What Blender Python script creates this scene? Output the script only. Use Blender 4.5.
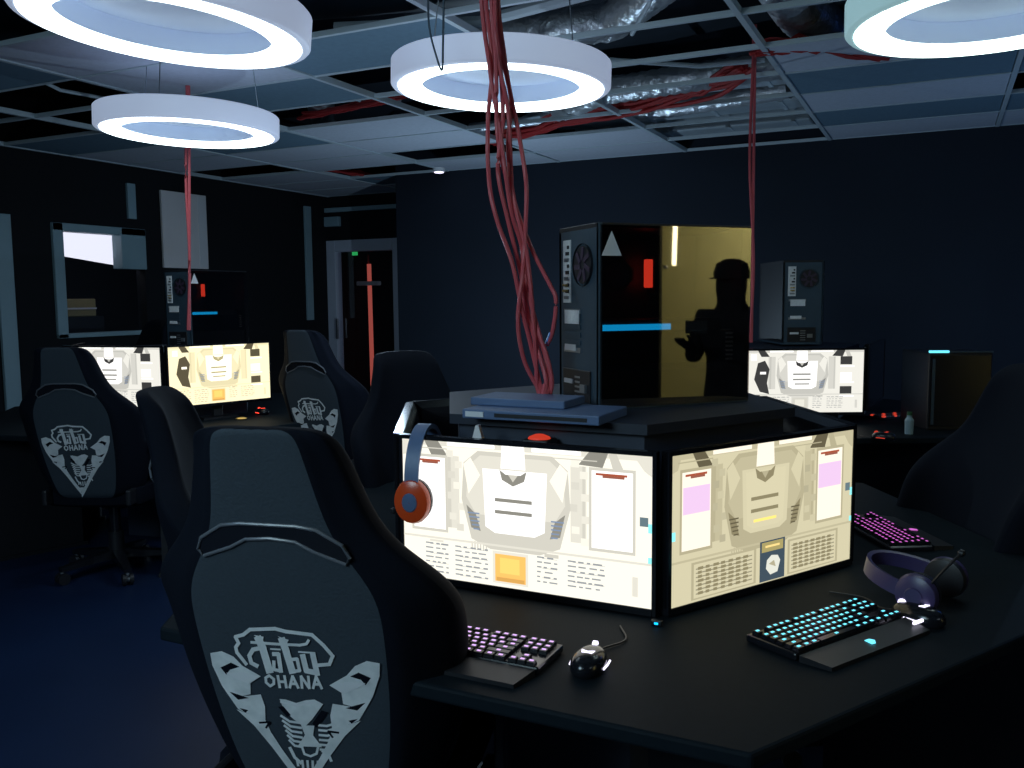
import bpy, bmesh, math, random
from mathutils import Vector, Matrix
R = math.radians
random.seed(4)
S = bpy.context.scene
for o in list(bpy.data.objects): bpy.data.objects.remove(o)
COL = S.collection

# ------------------------------------------------------------------ camera
EYE = 1.44
FPX = 880.0
YAW = R(26); PITCH = R(5.6); ROLL = R(-0.5)
cd = bpy.data.cameras.new('camera'); cam = bpy.data.objects.new('camera', cd); COL.objects.link(cam)
cd.sensor_width = 36; cd.lens = FPX/1024*36; cd.clip_start = 0.03
CM = Matrix.Rotation(YAW, 4, 'Z') @ Matrix.Rotation(R(90)-PITCH, 4, 'X') @ Matrix.Rotation(ROLL, 4, 'Z')
cam.matrix_world = Matrix.Translation((0, 0, EYE)) @ CM
S.camera = cam
# ------------------------------------------------------------------ world, view
w = bpy.data.worlds.new('world'); S.world = w; w.use_nodes = True
w.node_tree.nodes['Background'].inputs[0].default_value = (0.10, 0.25, 0.6, 1)
w.node_tree.nodes['Background'].inputs[1].default_value = 0.02
S.view_settings.view_transform = 'Standard'; S.view_settings.look = 'None'
S.view_settings.exposure = 0.0; S.view_settings.gamma = 1; S.view_settings.use_curve_mapping = False
# ------------------------------------------------------------------ lights besides the lamps themselves, unseen fill lights among them
def area(name, loc, rot, size, col, power, sy=None):
    l = bpy.data.lights.new(name, 'AREA'); l.size = size; l.color = col; l.energy = power
    if sy: l.shape = 'RECTANGLE'; l.size_y = sy
    o = bpy.data.objects.new(name, l); COL.objects.link(o); o.location = loc; o.rotation_euler = rot
    return o
RING_E = 4.5; HOUSE_E = 0.40
area('blue_ceiling_light', (-2.6, -1.6, 2.6), (R(28), 0, R(10)), 1.4, (0.25, 0.5, 1.0), 9, 0.5)
area('blue_wash_light', (1.8, 7.0, 2.55), (R(-35), 0, R(10)), 1.6, (0.06, 0.22, 1.0), 4, 0.3)
area('lobby_light', (5.6, 2.2, 2.6), (0, R(-12), 0), 0.8, (1.0, 0.93, 0.62), 44)
def point(name, loc, col, power):
    l = bpy.data.lights.new(name, 'POINT'); l.color = col; l.energy = power; l.shadow_soft_size = 0
    o = bpy.data.objects.new(name, l); COL.objects.link(o); o.location = loc; return o
point('room_light_far_left', (-3.2, 6.2, 1.0), (0.55, 0.78, 1.0), 38)  # added fill without a lamp, brightens tiles, walls and frames at the left
point('vestibule_light', (-5.6, 9.8, 1.2), (0.7, 0.8, 1.0), 1.2)  # unseen fill added to brighten the crossbar behind the door glass
point('room_light_back', (0.9, 5.9, 0.9), (0.36, 0.62, 1.0), 16)  # added unseen fill for the ceiling and back wall
point('room_light_middle', (-2.4, 3.6, 1.5), (0.6, 0.8, 1.0), 13)  # fill added where no lamp hangs, lifts the ceiling tiles
area('room_light_rear', (-1.6, -1.2, 2.3), (R(50), 0, R(-6)), 1.0, (0.62, 0.90, 1.0), 36)  # unseen fill added behind the camera for the front chair's back

# ------------------------------------------------------------------ materials
def mat(name, col, rough=0.6, metal=0.0, emit=None, es=0.0, noise=0.0, nscale=20, bump=0.0, coat=0.0, spec=0.5):
    m = bpy.data.materials.new(name); m.use_nodes = True
    n = m.node_tree.nodes; l = m.node_tree.links; b = n['Principled BSDF']
    b.inputs['Base Color'].default_value = (*col, 1); b.inputs['Roughness'].default_value = rough
    b.inputs['Metallic'].default_value = metal; b.inputs['Coat Weight'].default_value = coat
    b.inputs['Specular IOR Level'].default_value = spec
    if emit: b.inputs['Emission Color'].default_value = (*emit, 1); b.inputs['Emission Strength'].default_value = es
    if noise or bump:
        tc = n.new('ShaderNodeTexCoord'); t = n.new('ShaderNodeTexNoise'); t.inputs['Scale'].default_value = nscale
        t.inputs['Detail'].default_value = 5
        l.new(tc.outputs['Object'], t.inputs['Vector'])
        if noise:
            mx = n.new('ShaderNodeMix'); mx.data_type = 'RGBA'
            l.new(t.outputs['Fac'], mx.inputs['Factor'])
            mx.inputs['A'].default_value = (*[c*(1-noise) for c in col], 1)
            mx.inputs['B'].default_value = (*[min(1, c*(1+noise)) for c in col], 1)
            l.new(mx.outputs['Result'], b.inputs['Base Color'])
        if bump:
            bp = n.new('ShaderNodeBump'); bp.inputs['Strength'].default_value = bump
            bp.inputs['Distance'].default_value = 0.02
            l.new(t.outputs['Fac'], bp.inputs['Height']); l.new(bp.outputs['Normal'], b.inputs['Normal'])
    return m
M = {}
M['wall'] = mat('black_wall_paint', (0.006, 0.012, 0.024), 0.85, noise=.15, nscale=3)
M['wallblack'] = mat('matt_black_wall_paint', (0.0025, 0.004, 0.007), 0.9, noise=.15, nscale=3)
M['floor'] = mat('dark_blue_floor', (0.008, 0.020, 0.060), 0.42, noise=.25, nscale=2.5, spec=.25)
M['slab'] = mat('dark_slab', (0.02, 0.03, 0.045), 0.9, noise=.4, nscale=2)
M['grid'] = mat('ceiling_grid_metal', (0.60, 0.70, 0.76), 0.5, 0.0)
M['tile'] = mat('grey_ceiling_tile', (0.62, 0.68, 0.78), 0.95, noise=.12, nscale=30)
M['tiledark'] = mat('dark_ceiling_tile', (0.16, 0.27, 0.36), 0.9, noise=.15, nscale=30)
M['foil'] = mat('silver_foil', (0.85, 0.90, 0.94), 0.30, 0.65, bump=1.0, nscale=16)
M['duct'] = mat('galvanised_metal', (0.62, 0.72, 0.78), 0.38, 0.25, noise=.2, nscale=6)
M['darkduct'] = mat('dark_duct', (0.03, 0.05, 0.075), 0.5, noise=.3, nscale=5)
M['black'] = mat('black_plastic', (0.012, 0.013, 0.017), 0.45, noise=.2)
M['gloss'] = mat('glossy_black_plastic', (0.010, 0.011, 0.015), 0.18)
M['hub'] = mat('dark_painted_board', (0.025, 0.035, 0.06), 0.55, noise=.2)
M['hubtop'] = mat('dark_blue_board', (0.012, 0.018, 0.035), 0.5, noise=.15)
M['box_blue'] = mat('slate_blue_metal', (0.10, 0.16, 0.30), 0.45, noise=.15)
M['desk'] = mat('black_desk_laminate', (0.008, 0.013, 0.018), 0.6, noise=.2, nscale=60, spec=.06)
M['fabric'] = mat('charcoal_fabric', (0.032, 0.046, 0.062), 0.85, noise=.15, nscale=180, bump=.15)
M['fabricdark'] = mat('black_fabric', (0.004, 0.006, 0.012), 0.85, noise=.2, nscale=120, spec=.12)
M['seam'] = mat('grey_moulded_trim', (0.11, 0.12, 0.14), 0.3)
M['steel'] = mat('brushed_steel', (0.35, 0.38, 0.42), 0.35, 0.8, noise=.1)
M['casemetal'] = mat('blue_grey_case_metal', (0.05, 0.085, 0.12), 0.5, 0.3, noise=.2, nscale=12)
M['plate'] = mat('silver_plate', (0.85, 0.88, 0.92), 0.5, 0.0, noise=.25, nscale=90)
M['emblem'] = mat('silver_print', (0.85, 0.90, 0.92), 0.6, noise=.35, nscale=40)
M['white'] = mat('white_plastic', (0.8, 0.8, 0.82), 0.6)
M['paper'] = mat('pale_board', (0.85, 0.80, 0.80), 0.8, noise=.1, nscale=2)
M['red'] = mat('red_cable_jacket', (0.62, 0.10, 0.12), 0.5, noise=.1)
M['redmass'] = mat('dark_red_cable_jacket', (0.45, 0.03, 0.03), 0.6, noise=.2, nscale=30)
M['greycable'] = mat('grey_cable_jacket', (0.10, 0.14, 0.18), 0.6)
M['bluecable'] = mat('blue_plug', (0.04, 0.20, 0.55), 0.5)
M['frame'] = mat('blue_grey_frame_paint', (0.30, 0.44, 0.50), 0.5, noise=.1, nscale=4)
M['doorframe'] = mat('pale_door_frame_paint', (0.60, 0.64, 0.75), 0.5, noise=.08, nscale=4)
M['yellow'] = mat('yellow_wall_paint', (0.72, 0.66, 0.34), 0.85, noise=.08, nscale=2)
M['gold'] = mat('gold_contact', (0.75, 0.55, 0.2), 0.3, 0.9)
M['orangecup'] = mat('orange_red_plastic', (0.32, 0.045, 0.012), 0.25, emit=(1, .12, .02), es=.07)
M['box'] = mat('tan_cardboard', (0.35, 0.28, 0.13), 0.8, noise=.1)
M['skin'] = mat('skin', (0.35, 0.2, 0.14), 0.6, noise=.08)
M['greencap'] = mat('green_plastic', (0.03, 0.12, 0.05), 0.5)
M['cloth'] = mat('dark_cloth', (0.02, 0.02, 0.025), 0.9, noise=.2)
def emat(name, col, s): return mat(name, (0.02, 0.02, 0.02), 0.5, emit=col, es=s)
M['ring'] = emat('lamp_diffuser_cool_white', (0.80, 0.95, 1.0), RING_E)
M['ringgreen'] = emat('lamp_diffuser_greenish_white', (0.80, 1.0, 0.95), RING_E)
M['house'] = mat('translucent_lamp_shell', (0.65, 0.72, 0.85), 0.5, emit=(0.62, 0.74, 1.0), es=HOUSE_E)  # weak glow put in place of light falling on the housing
M['dish'] = mat('translucent_lamp_dish', (0.7, 0.8, 0.92), 0.6, emit=(.45, .60, 1.0), es=.16)  # weak glow put in place of diffuser light inside the dish
M['housegreen'] = mat('translucent_lamp_shell_teal', (0.60, 0.78, 0.78), 0.5, emit=(0.45, 0.75, 0.80), es=HOUSE_E)  # same stand-in glow for the light on the teal housing
M['cyanled'] = emat('cyan_key_light', (0.15, 0.75, 0.95), 1.5)
M['purpleled'] = emat('purple_key_light', (0.70, 0.42, 0.95), 1.3)
M['magentaled'] = emat('magenta_key_light', (0.75, 0.16, 0.70), 0.9)
M['redled'] = emat('red_led', (1.0, 0.06, 0.03), 2.2)
M['dimred'] = emat('dim_red_led', (1.0, 0.07, 0.03), 0.55)
M['blueled'] = emat('blue_led', (0.005, 0.42, 1.0), 2.6)
M['whiteled'] = emat('white_violet_led', (0.82, 0.78, 1.0), 2.0)
M['darkviolet'] = mat('dark_violet_fan', (0.05, 0.03, 0.06), 0.5)
M['violet'] = mat('violet_plastic', (0.06, 0.045, 0.13), 0.35)
M['tube'] = emat('warm_tube_light', (1.0, 0.85, 0.45), 14)
M['litpanel'] = emat('backlit_white_panel', (0.92, 0.90, 1.0), 1.3)
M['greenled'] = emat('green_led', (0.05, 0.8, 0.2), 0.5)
M['warmglow'] = emat('warm_lamp_glow', (0.9, 0.42, 0.22), 0.28)
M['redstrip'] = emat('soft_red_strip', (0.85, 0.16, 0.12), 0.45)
# screen: each patch of the picture has its own emitted colour
m = bpy.data.materials.new('lit_screen'); m.use_nodes = True
n = m.node_tree.nodes; l = m.node_tree.links; n.clear()
at_ = n.new('ShaderNodeAttribute'); at_.attribute_name = 'pix'; em = n.new('ShaderNodeEmission'); om = n.new('ShaderNodeOutputMaterial')
l.new(at_.outputs['Color'], em.inputs['Color']); em.inputs['Strength'].default_value = 1.0; l.new(em.outputs[0], om.inputs['Surface'])
M['screen'] = m
def glassmat(name, tint, refl, rough=0.02):
    m = bpy.data.materials.new(name); m.use_nodes = True
    n = m.node_tree.nodes; l = m.node_tree.links; n.clear()
    t = n.new('ShaderNodeBsdfTransparent'); t.inputs[0].default_value = (*tint, 1)
    g = n.new('ShaderNodeBsdfGlossy'); g.inputs['Roughness'].default_value = rough; g.inputs[0].default_value = (1, 1, 1, 1)
    lw0 = n.new('ShaderNodeLayerWeight'); lw0.inputs['Blend'].default_value = .3; geo = n.new('ShaderNodeNewGeometry')
    mr = n.new('ShaderNodeMapRange'); mr.inputs['To Min'].default_value = refl; mr.inputs['To Max'].default_value = .7; l.new(lw0.outputs['Facing'], mr.inputs['Value'])
    lw = n.new('ShaderNodeMath'); lw.operation = 'MULTIPLY'; inv = n.new('ShaderNodeMath'); inv.operation = 'SUBTRACT'; inv.inputs[0].default_value = 1; l.new(geo.outputs['Backfacing'], inv.inputs[1])
    l.new(mr.outputs[0], lw.inputs[0]); l.new(inv.outputs[0], lw.inputs[1])
    mx = n.new('ShaderNodeMixShader'); o = n.new('ShaderNodeOutputMaterial')
    l.new(lw.outputs[0], mx.inputs[0]); l.new(t.outputs[0], mx.inputs[1]); l.new(g.outputs[0], mx.inputs[2]); l.new(mx.outputs[0], o.inputs[0])
    return m
M['tint'] = glassmat('tinted_side_glass', (0.50, 0.47, 0.45), .11)
M['glass'] = glassmat('door_glass', (0.9, 0.92, 0.95), .03)

# ------------------------------------------------------------------ mesh builder
class MB:
    def __init__(s): s.v = []; s.f = []; s.m = []; s.mats = []; s.c = []
    def mi(s, m):
        if m not in s.mats: s.mats.append(m)
        return s.mats.index(m)
    def add(s, vs, fs, m, T=None):
        b = len(s.v); k = s.mi(m)
        for p in vs:
            p = Vector(p)
            s.v.append(tuple(T @ p if T else p))
        for f in fs: s.f.append([b+i for i in f]); s.m.append(k)
    def box(s, a, b, m, T=None, bev=0.0):
        x0, y0, z0 = [min(p, q) for p, q in zip(a, b)]; x1, y1, z1 = [max(p, q) for p, q in zip(a, b)]
        if bev:
            e = min(bev, (x1-x0)*.45, (y1-y0)*.45, (z1-z0)*.45)
            bm = bmesh.new(); r = bmesh.ops.create_cube(bm, size=1)
            bmesh.ops.scale(bm, vec=(x1-x0, y1-y0, z1-z0), verts=bm.verts)
            bmesh.ops.translate(bm, vec=((x0+x1)/2, (y0+y1)/2, (z0+z1)/2), verts=bm.verts)
            bmesh.ops.bevel(bm, geom=bm.edges[:], offset=e, segments=2, affect='EDGES', profile=.5)
            bm.verts.index_update()
            s.add([v.co.copy() for v in bm.verts], [[v.index for v in f.verts] for f in bm.faces], m, T); bm.free(); return
        vs = [(x0,y0,z0),(x1,y0,z0),(x1,y1,z0),(x0,y1,z0),(x0,y0,z1),(x1,y0,z1),(x1,y1,z1),(x0,y1,z1)]
        s.add(vs, [(0,3,2,1),(4,5,6,7),(0,1,5,4),(1,2,6,5),(2,3,7,6),(3,0,4,7)], m, T)
    def prism(s, pts, z0, z1, m, T=None):      # outline in x,y (ccw), from z0 to z1
        k = len(pts); vs = [(x, y, z0) for x, y in pts]+[(x, y, z1) for x, y in pts]
        fs = [list(range(k))[::-1], list(range(k, 2*k))]+[(i, (i+1) % k, k+(i+1) % k, k+i) for i in range(k)]
        s.add(vs, fs, m, T)
    def loops(s, L, m, cap=True, T=None):
        k = len(L[0]); vs = [p for q in L for p in q]; fs = []
        for a in range(len(L)-1):
            for i in range(k): fs.append((a*k+i, a*k+(i+1) % k, (a+1)*k+(i+1) % k, (a+1)*k+i))
        if cap: fs.append(list(range(k))[::-1]); fs.append(list(range((len(L)-1)*k, len(L)*k)))
        s.add(vs, fs, m, T)
    def tube(s, pts, r, m, seg=8, T=None, closed=False):
        pts = [Vector(p) for p in pts]; L = []; up = Vector((0, 0, 1)); N = len(pts)
        for i, p in enumerate(pts):
            if closed: d = pts[(i+1) % N]-pts[i-1]
            else: d = pts[min(i+1, N-1)]-pts[max(i-1, 0)]
            d.normalize()
            a = d.cross(up)
            if a.length < .05: a = d.cross(Vector((1, 0, 0)))
            a.normalize(); b = d.cross(a)
            rr = r[i] if isinstance(r, (list, tuple)) else r
            L.append([tuple(p+(a*math.cos(t)+b*math.sin(t))*rr) for t in [2*math.pi*j/seg for j in range(seg)]])
        if closed: L.append(L[0])
        s.loops(L, m, not closed, T)
    def lathe(s, prof, m, seg=32, T=None, cap=False):
        L = [[(r*math.cos(2*math.pi*j/seg), r*math.sin(2*math.pi*j/seg), z) for j in range(seg)] for r, z in prof]
        s.loops(L, m, cap, T)
    def cyl(s, a, b, r, m, seg=16, T=None): s.tube([a, b], r, m, seg, T)
    def build(s, name, parent=None, smooth=False, loc=None):
        me = bpy.data.meshes.new(name); me.from_pydata(s.v, [], s.f)
        for x in s.mats: me.materials.append(M[x])
        for p, k in zip(me.polygons, s.m): p.material_index = k; p.use_smooth = smooth
        me.update()
        bm = bmesh.new(); bm.from_mesh(me); bmesh.ops.recalc_face_normals(bm, faces=bm.faces); bm.to_mesh(me); bm.free()
        if smooth:
            try: me.set_sharp_from_angle(angle=R(42))
            except Exception: pass
        o = bpy.data.objects.new(name, me); COL.objects.link(o)
        if parent: o.parent = parent
        if loc: o.location = loc
        return o
def tag(o, label, cat, group=None, kind=None):
    o['label'] = label; o['category'] = cat
    if group: o['group'] = group
    if kind: o['kind'] = kind
    return o
def empty(name, loc=(0, 0, 0), rz=0.0):
    o = bpy.data.objects.new(name, None); COL.objects.link(o); o.location = loc; o.rotation_euler = (0, 0, rz); o.empty_display_size = .1
    return o
def struct(o, label=None):
    o['kind'] = 'structure'
    if label: o['label'] = label
    return o
def copy_tree(o, parent=None):
    c = o.copy(); COL.objects.link(c)
    if parent: c.parent = parent
    for ch in list(o.children): copy_tree(ch, c)
    return c
def put(o, x, y, z=0, rz=0): o.location = (x, y, z); o.rotation_euler = (0, 0, rz); return o
def camxy(x, z):      # metres right of and ahead of the viewpoint -> floor plan
    return (-z*math.sin(YAW)+x*math.cos(YAW), z*math.cos(YAW)+x*math.sin(YAW))
def ray(px, py):
    d = CM.to_3x3() @ Vector(((px-512)/FPX, -(py-384)/FPX, -1)); return d
def onX(px, py, X): d = ray(px, py); t = X/d.x; return (d.y*t, EYE+d.z*t)      # -> (Y, Z)
def onY(px, py, Y): d = ray(px, py); t = Y/d.y; return (d.x*t, EYE+d.z*t)      # -> (X, Z)
def onZ(px, py, Z): d = ray(px, py); t = (Z-EYE)/d.z; return (d.x*t, d.y*t)

# ------------------------------------------------------------------ room shell
XL, XR, YB, YA, YF, ZC, ZS = -6.9, 4.5, 7.75, 8.95, -3.0, 2.70, 3.35
XA = -5.09
b = MB(); b.box((XL-.1, YF-.1, -.1), (7.2, YA+.1, 0), 'floor'); struct(b.build('floor'))
b = MB(); b.box((XA, YB, 0), (XR+.1, YB+.12, ZS), 'wall'); struct(b.build('wall_back'))
b = MB(); b.box((XA, YB+.12, 0), (XA+.12, YA, ZS), 'wall'); struct(b.build('wall_alcove_side'))
b = MB(); b.box((XL-.12, YF-.1, 0), (XR+.12, YF, ZS), 'wallblack'); struct(b.build('wall_front'))
# left wall with a window opening
wy0, wz1 = onX(50, 222, XL); wy1, _ = onX(143, 226, XL); WZ0 = 1.12; WZ1 = wz1
b = MB()
b.box((XL-.12, YF, 0), (XL, wy0, ZS), 'wallblack'); b.box((XL-.12, wy1, 0), (XL, YA+.12, ZS), 'wallblack')
b.box((XL-.12, wy0, 0), (XL, wy1, WZ0), 'wallblack'); b.box((XL-.12, wy0, WZ1), (XL, wy1, ZS), 'wallblack')
struct(b.build('wall_left'))
# alcove wall with a door opening
dx0, dz1 = onY(327, 241, YA); dx1, _ = onY(403, 241, YA)
b = MB()
b.box((XL, YA, 0), (dx0, YA+.12, ZS), 'wallblack'); b.box((dx1, YA, 0), (XA+.12, YA+.12, ZS), 'wallblack')
b.box((dx0, YA, dz1), (dx1, YA+.12, ZS), 'wallblack'); struct(b.build('wall_alcove'))
# right wall with an opening to the yellow lobby
LO, HI, TOPO = 1.31, 2.9, 2.35
b = MB()
b.box((XR, YF, 0), (XR+.12, LO, ZS), 'wallblack'); b.box((XR, HI, 0), (XR+.12, YB, ZS), 'wallblack')
b.box((XR, LO, TOPO), (XR+.12, HI, ZS), 'wallblack'); struct(b.build('wall_right'))
b = MB(); b.box((6.6, .2, 0), (6.7, 4.0, ZC), 'yellow'); b.box((XR+.12, .1, 0), (6.7, .2, ZC), 'yellow'); b.box((XR+.12, 4.0, 0), (6.7, 4.1, ZC), 'yellow')
b.box((XR+.12, .1, ZC), (6.7, 4.1, ZC+.08), 'yellow'); struct(b.build('wall_lobby'))

# window on the left wall
fr = MB()
for a, c in (((XL-.1, wy0, WZ0), (XL+.03, wy0+.10, WZ1)), ((XL-.1, wy1-.28, WZ0+.62), (XL+.03, wy1, WZ1)), ((XL-.1, wy0, WZ1-.07), (XL+.03, wy1, WZ1)), ((XL-.1, wy0, WZ0), (XL+.03, wy1, WZ0+.04))):
    fr.box(a, c, 'frame', bev=.006)
win = fr.build('window_1'); struct(win)
g = MB(); g.box((XL-.05, wy0+.10, WZ0+.04), (XL-.04, wy1-.03, WZ1-.07), 'glass'); g.build('pane', win)
# lit blind behind the upper part of the pane
gA = onX(54, 228, XL-.3); gB = onX(131, 232, XL-.3); gC = onX(131, 268, XL-.3); gD = onX(56, 255, XL-.3)
b = MB(); b.prism([gA, gB, gC, gD], 0, .02, 'litpanel', Matrix(((0, 0, 1, XL-.3), (1, 0, 0, 0), (0, 1, 0, 0), (0, 0, 0, 1))))
b.box((XL-.31, gA[0]+.2, gA[1]-.02), (XL-.30, gA[0]+.23, ZS), 'black')
tag(b.build('light_panel'), 'bright white lit panel behind the upper window on the left wall', 'light')
by, bz = onX(75, 326, XL-.6)
b = MB(); b.box((XL-.8, by-.22, 0.0), (XL-.5, by+.25, bz+.09), 'black'); struct(b.build('trim_3'))
b = MB(); b.box((XL-.76, by-.14, bz+.09), (XL-.54, by+.2, bz+.26), 'box', bev=.01); b.box((XL-.535, by-.14, bz+.16), (XL-.532, by+.2, bz+.175), 'paper')
tag(b.build('cardboard_box'), 'small tan box seen low through the left window', 'box')
b = MB(); b.box((XL-1.7, wy0-1, 0), (XL-1.6, wy1+1.6, ZS), 'wallblack'); struct(b.build('wall_beyond_window'))
# upright metal trims on the left wall
def strip(nm, p0, p1, wpx, matn, wall='X'):
    (y0, z0) = onX(p0[0], p0[1], XL); (y1, _) = onX(p0[0]+wpx, p0[1], XL); (_, z1) = onX(p1[0], p1[1], XL)
    b = MB(); b.box((XL, y0, max(z1, 0)), (XL+.03, y1, z0), matn, bev=.004); struct(b.build(nm))
strip('trim_1', (-8, 213), (14, 430), 16, 'frame')
strip('trim_2', (125, 183), (131, 219), 8, 'frame')
strip('trim_4', (303, 206), (309, 320), 6, 'frame')
# pale board
(y0, z1) = onX(158, 190, XL); (y1, _) = onX(203, 194, XL); (_, z0) = onX(170, 268, XL)
b = MB(); b.box((XL+.01, y0, z0), (XL+.04, y1, z1), 'paper', bev=.006)
b.box((XL+.04, y1-.12, z0+.02), (XL+.046, y1-.02, z1-.02), 'white')
tag(b.build('wall_board'), 'tall pale pinkish grey blank board on the left wall above the far desk', 'board')
# door in the alcove
b = MB(); t_ = .14
b.box((dx0, YA-.03, 0), (dx0+t_, YA+.10, dz1), 'doorframe', bev=.008); b.box((dx1-t_, YA-.03, 0), (dx1, YA+.10, dz1), 'doorframe', bev=.008)
b.box((dx0+t_, YA-.03, dz1-t_), (dx1-t_, YA+.10, dz1), 'doorframe', bev=.008); b.box((dx0+t_, YA-.02, 0), (dx1-t_, YA+.08, .2), 'doorframe')
door = b.build('door_1'); struct(door)
b = MB(); b.box((dx0+t_, YA+.02, .2), (dx1-t_, YA+.03, dz1-t_), 'glass'); b.build('pane', door)
b = MB(); b.box((dx0+.16, YA-.08, .95), (dx0+.18, YA-.05, 1.2), 'steel'); b.build('door_handle', door)
b = MB(); b.box((XL, YA+1.6, 0), (XA+1, YA+1.7, ZS), 'wallblack'); b.box((XA+.9, YA+.12, 0), (XA+1, YA+1.6, ZS), 'wallblack'); b.box((XL-.1, YA+.12, 0), (XL, YA+1.7, ZS), 'wallblack')
b.box((XL-.1, YA+.1, -.1), (XA+1, YA+1.7, 0), 'floor'); struct(b.build('wall_beyond_door'))
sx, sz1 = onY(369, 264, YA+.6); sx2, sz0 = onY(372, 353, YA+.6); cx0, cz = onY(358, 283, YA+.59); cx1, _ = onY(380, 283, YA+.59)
s_ = empty('hanging_strip', (0, 0, 0)); tag(s_, 'thin soft red upright strip with a pale crossbar behind the glass door', 'light strip')  # rod and bar added to stand in for a red reflection in the glass
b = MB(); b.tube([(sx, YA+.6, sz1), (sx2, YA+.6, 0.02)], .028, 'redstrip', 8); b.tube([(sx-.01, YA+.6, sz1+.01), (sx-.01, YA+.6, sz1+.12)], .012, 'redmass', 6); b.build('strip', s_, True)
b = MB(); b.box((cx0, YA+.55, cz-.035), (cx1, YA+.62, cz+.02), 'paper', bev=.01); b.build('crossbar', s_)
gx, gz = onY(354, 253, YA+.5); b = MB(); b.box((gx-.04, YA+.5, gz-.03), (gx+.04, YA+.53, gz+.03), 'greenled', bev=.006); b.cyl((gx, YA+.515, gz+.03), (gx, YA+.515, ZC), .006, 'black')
tag(b.build('exit_light'), 'tiny green light seen at the top of the glass door', 'light')  # glowing box added in place of a green reflection in the door glass
gx, gz = onY(351, 311, YA+.8); b = MB(); b.lathe([(.02, .13), (.09, .1), (.13, 0), (.10, -.09), (.03, -.12)], 'warmglow', 16, Matrix.Translation((gx, YA+.8, gz)), True); b.cyl((gx, YA+.8, 0), (gx, YA+.8, gz-.1), .02, 'black'); b.cyl((gx, YA+.8, 0), (gx, YA+.8, .02), .12, 'black')
tag(b.build('table_lamp'), 'dim warm rounded lamp seen through the left half of the glass door', 'lamp')  # glowing blob on a made-up stand for a pinkish patch in the doorway
x0, z1 = onY(322, 205, YB+.6); x1, _ = onY(399, 208, YB+.6)
b = MB(); b.box((XL, YA-.05, onY(350, 209, YA)[1]-.03), (XA, YA, onY(350, 209, YA)[1]+.02), 'frame'); struct(b.build('trim_5'))
b = MB(); q = onY(332, 222, YA); b.box((q[0]-.12, YA-.06, q[1]-.06), (q[0]+.14, YA, q[1]+.06), 'frame', bev=.01)
tag(b.build('wall_vent'), 'small grey vent box on the dark wall above the door', 'vent')

# ------------------------------------------------------------------ ceiling
cb = MB(); cb.box((XL-.12, YF-.1, ZS), (7.2, YA+.12, ZS+.1), 'slab'); ceil = cb.build('ceiling'); struct(ceil)
X0 = -.87; PX = 1.2; PY = .6
xs = [X0+PX*k for k in range(-6, 5)]; ys = [YB-PY*k for k in range(-2, 18)]
gb = MB()
for x in xs:
    if XL < x < XR: gb.box((x-.014, YF, ZC-.004), (x+.014, YB if x > XA else YA, ZC+.03), 'grid')
for y in ys:
    if y > YF:
        xa, xb = (XL, XR) if y < YB+.01 else (XL, XA)
        gb.box((xa, y-.012, ZC), (xb, y+.012, ZC+.025), 'grid')
gb.build('ceiling_grid', ceil)
# tiles: cell column k (X0+PX*k .. +1), row r (YB-PY*(r+1) .. YB-PY*r): 1 light, 2 dark, 0 open
TM = {}
for k in range(-6, 5):
    for r in range(-2, 18): TM[(k, r)] = random.choice([1, 1, 2, 0])
for r, v in {0: 1, 1: 2, 2: 1, 3: 2, 4: 1, 5: 0, 6: 0, 7: 1}.items(): TM[(0, r)] = v
for r, v in {0: 1, 1: 2, 2: 0, 3: 2, 4: 2, 5: 1, 6: 2}.items(): TM[(1, r)] = v
for r, v in {0: 0, 1: 0, 2: 0, 3: 0, 4: 0, 5: 0, 6: 0, 7: 0, 8: 1}.items(): TM[(-1, r)] = v
for r, v in {0: 1, 1: 1, 2: 0, 3: 0, 4: 0, 5: 0, 6: 2, 7: 0, 8: 0}.items(): TM[(-2, r)] = v
for r, v in {0: 1, 1: 0, 2: 1, 3: 1, 4: 0, 5: 2, 6: 1, 7: 1, 8: 0}.items(): TM[(-3, r)] = v
for r, v in {-2: 1, -1: 2, 0: 0, 1: 1, 2: 1, 3: 2, 4: 1, 5: 0, 6: 0, 7: 2, 8: 0, 9: 0}.items(): TM[(-4, r)] = v
for r, v in {-2: 1, -1: 1, 0: 1, 1: 0, 2: 1, 3: 1, 4: 2, 5: 0, 6: 0, 7: 0, 8: 0, 9: 2}.items(): TM[(-5, r)] = v
for r in range(-2, 5): TM[(-6, r)] = 1
for (k, r), v in TM.items():
    if not v: continue
tb = MB()
for (k, r), v in TM.items():
    xa, xb = X0+PX*k+.02, X0+PX*(k+1)-.02; ya, yb = YB-PY*(r+1)+.015, YB-PY*r-.015
    xa = max(xa, XL+.005); xb = min(xb, XR-.01)
    if v == 0 or xb-xa < .05 or ya < YF: continue
    if r < 0 and xb > XA: 
        xb = XA-.01
        if xb-xa < .1: continue
    tb.box((xa, ya, ZC+.004), (xb, yb, ZC+.02), 'tile' if v == 1 else 'tiledark')
tb.build('ceiling_tiles', ceil)

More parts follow.
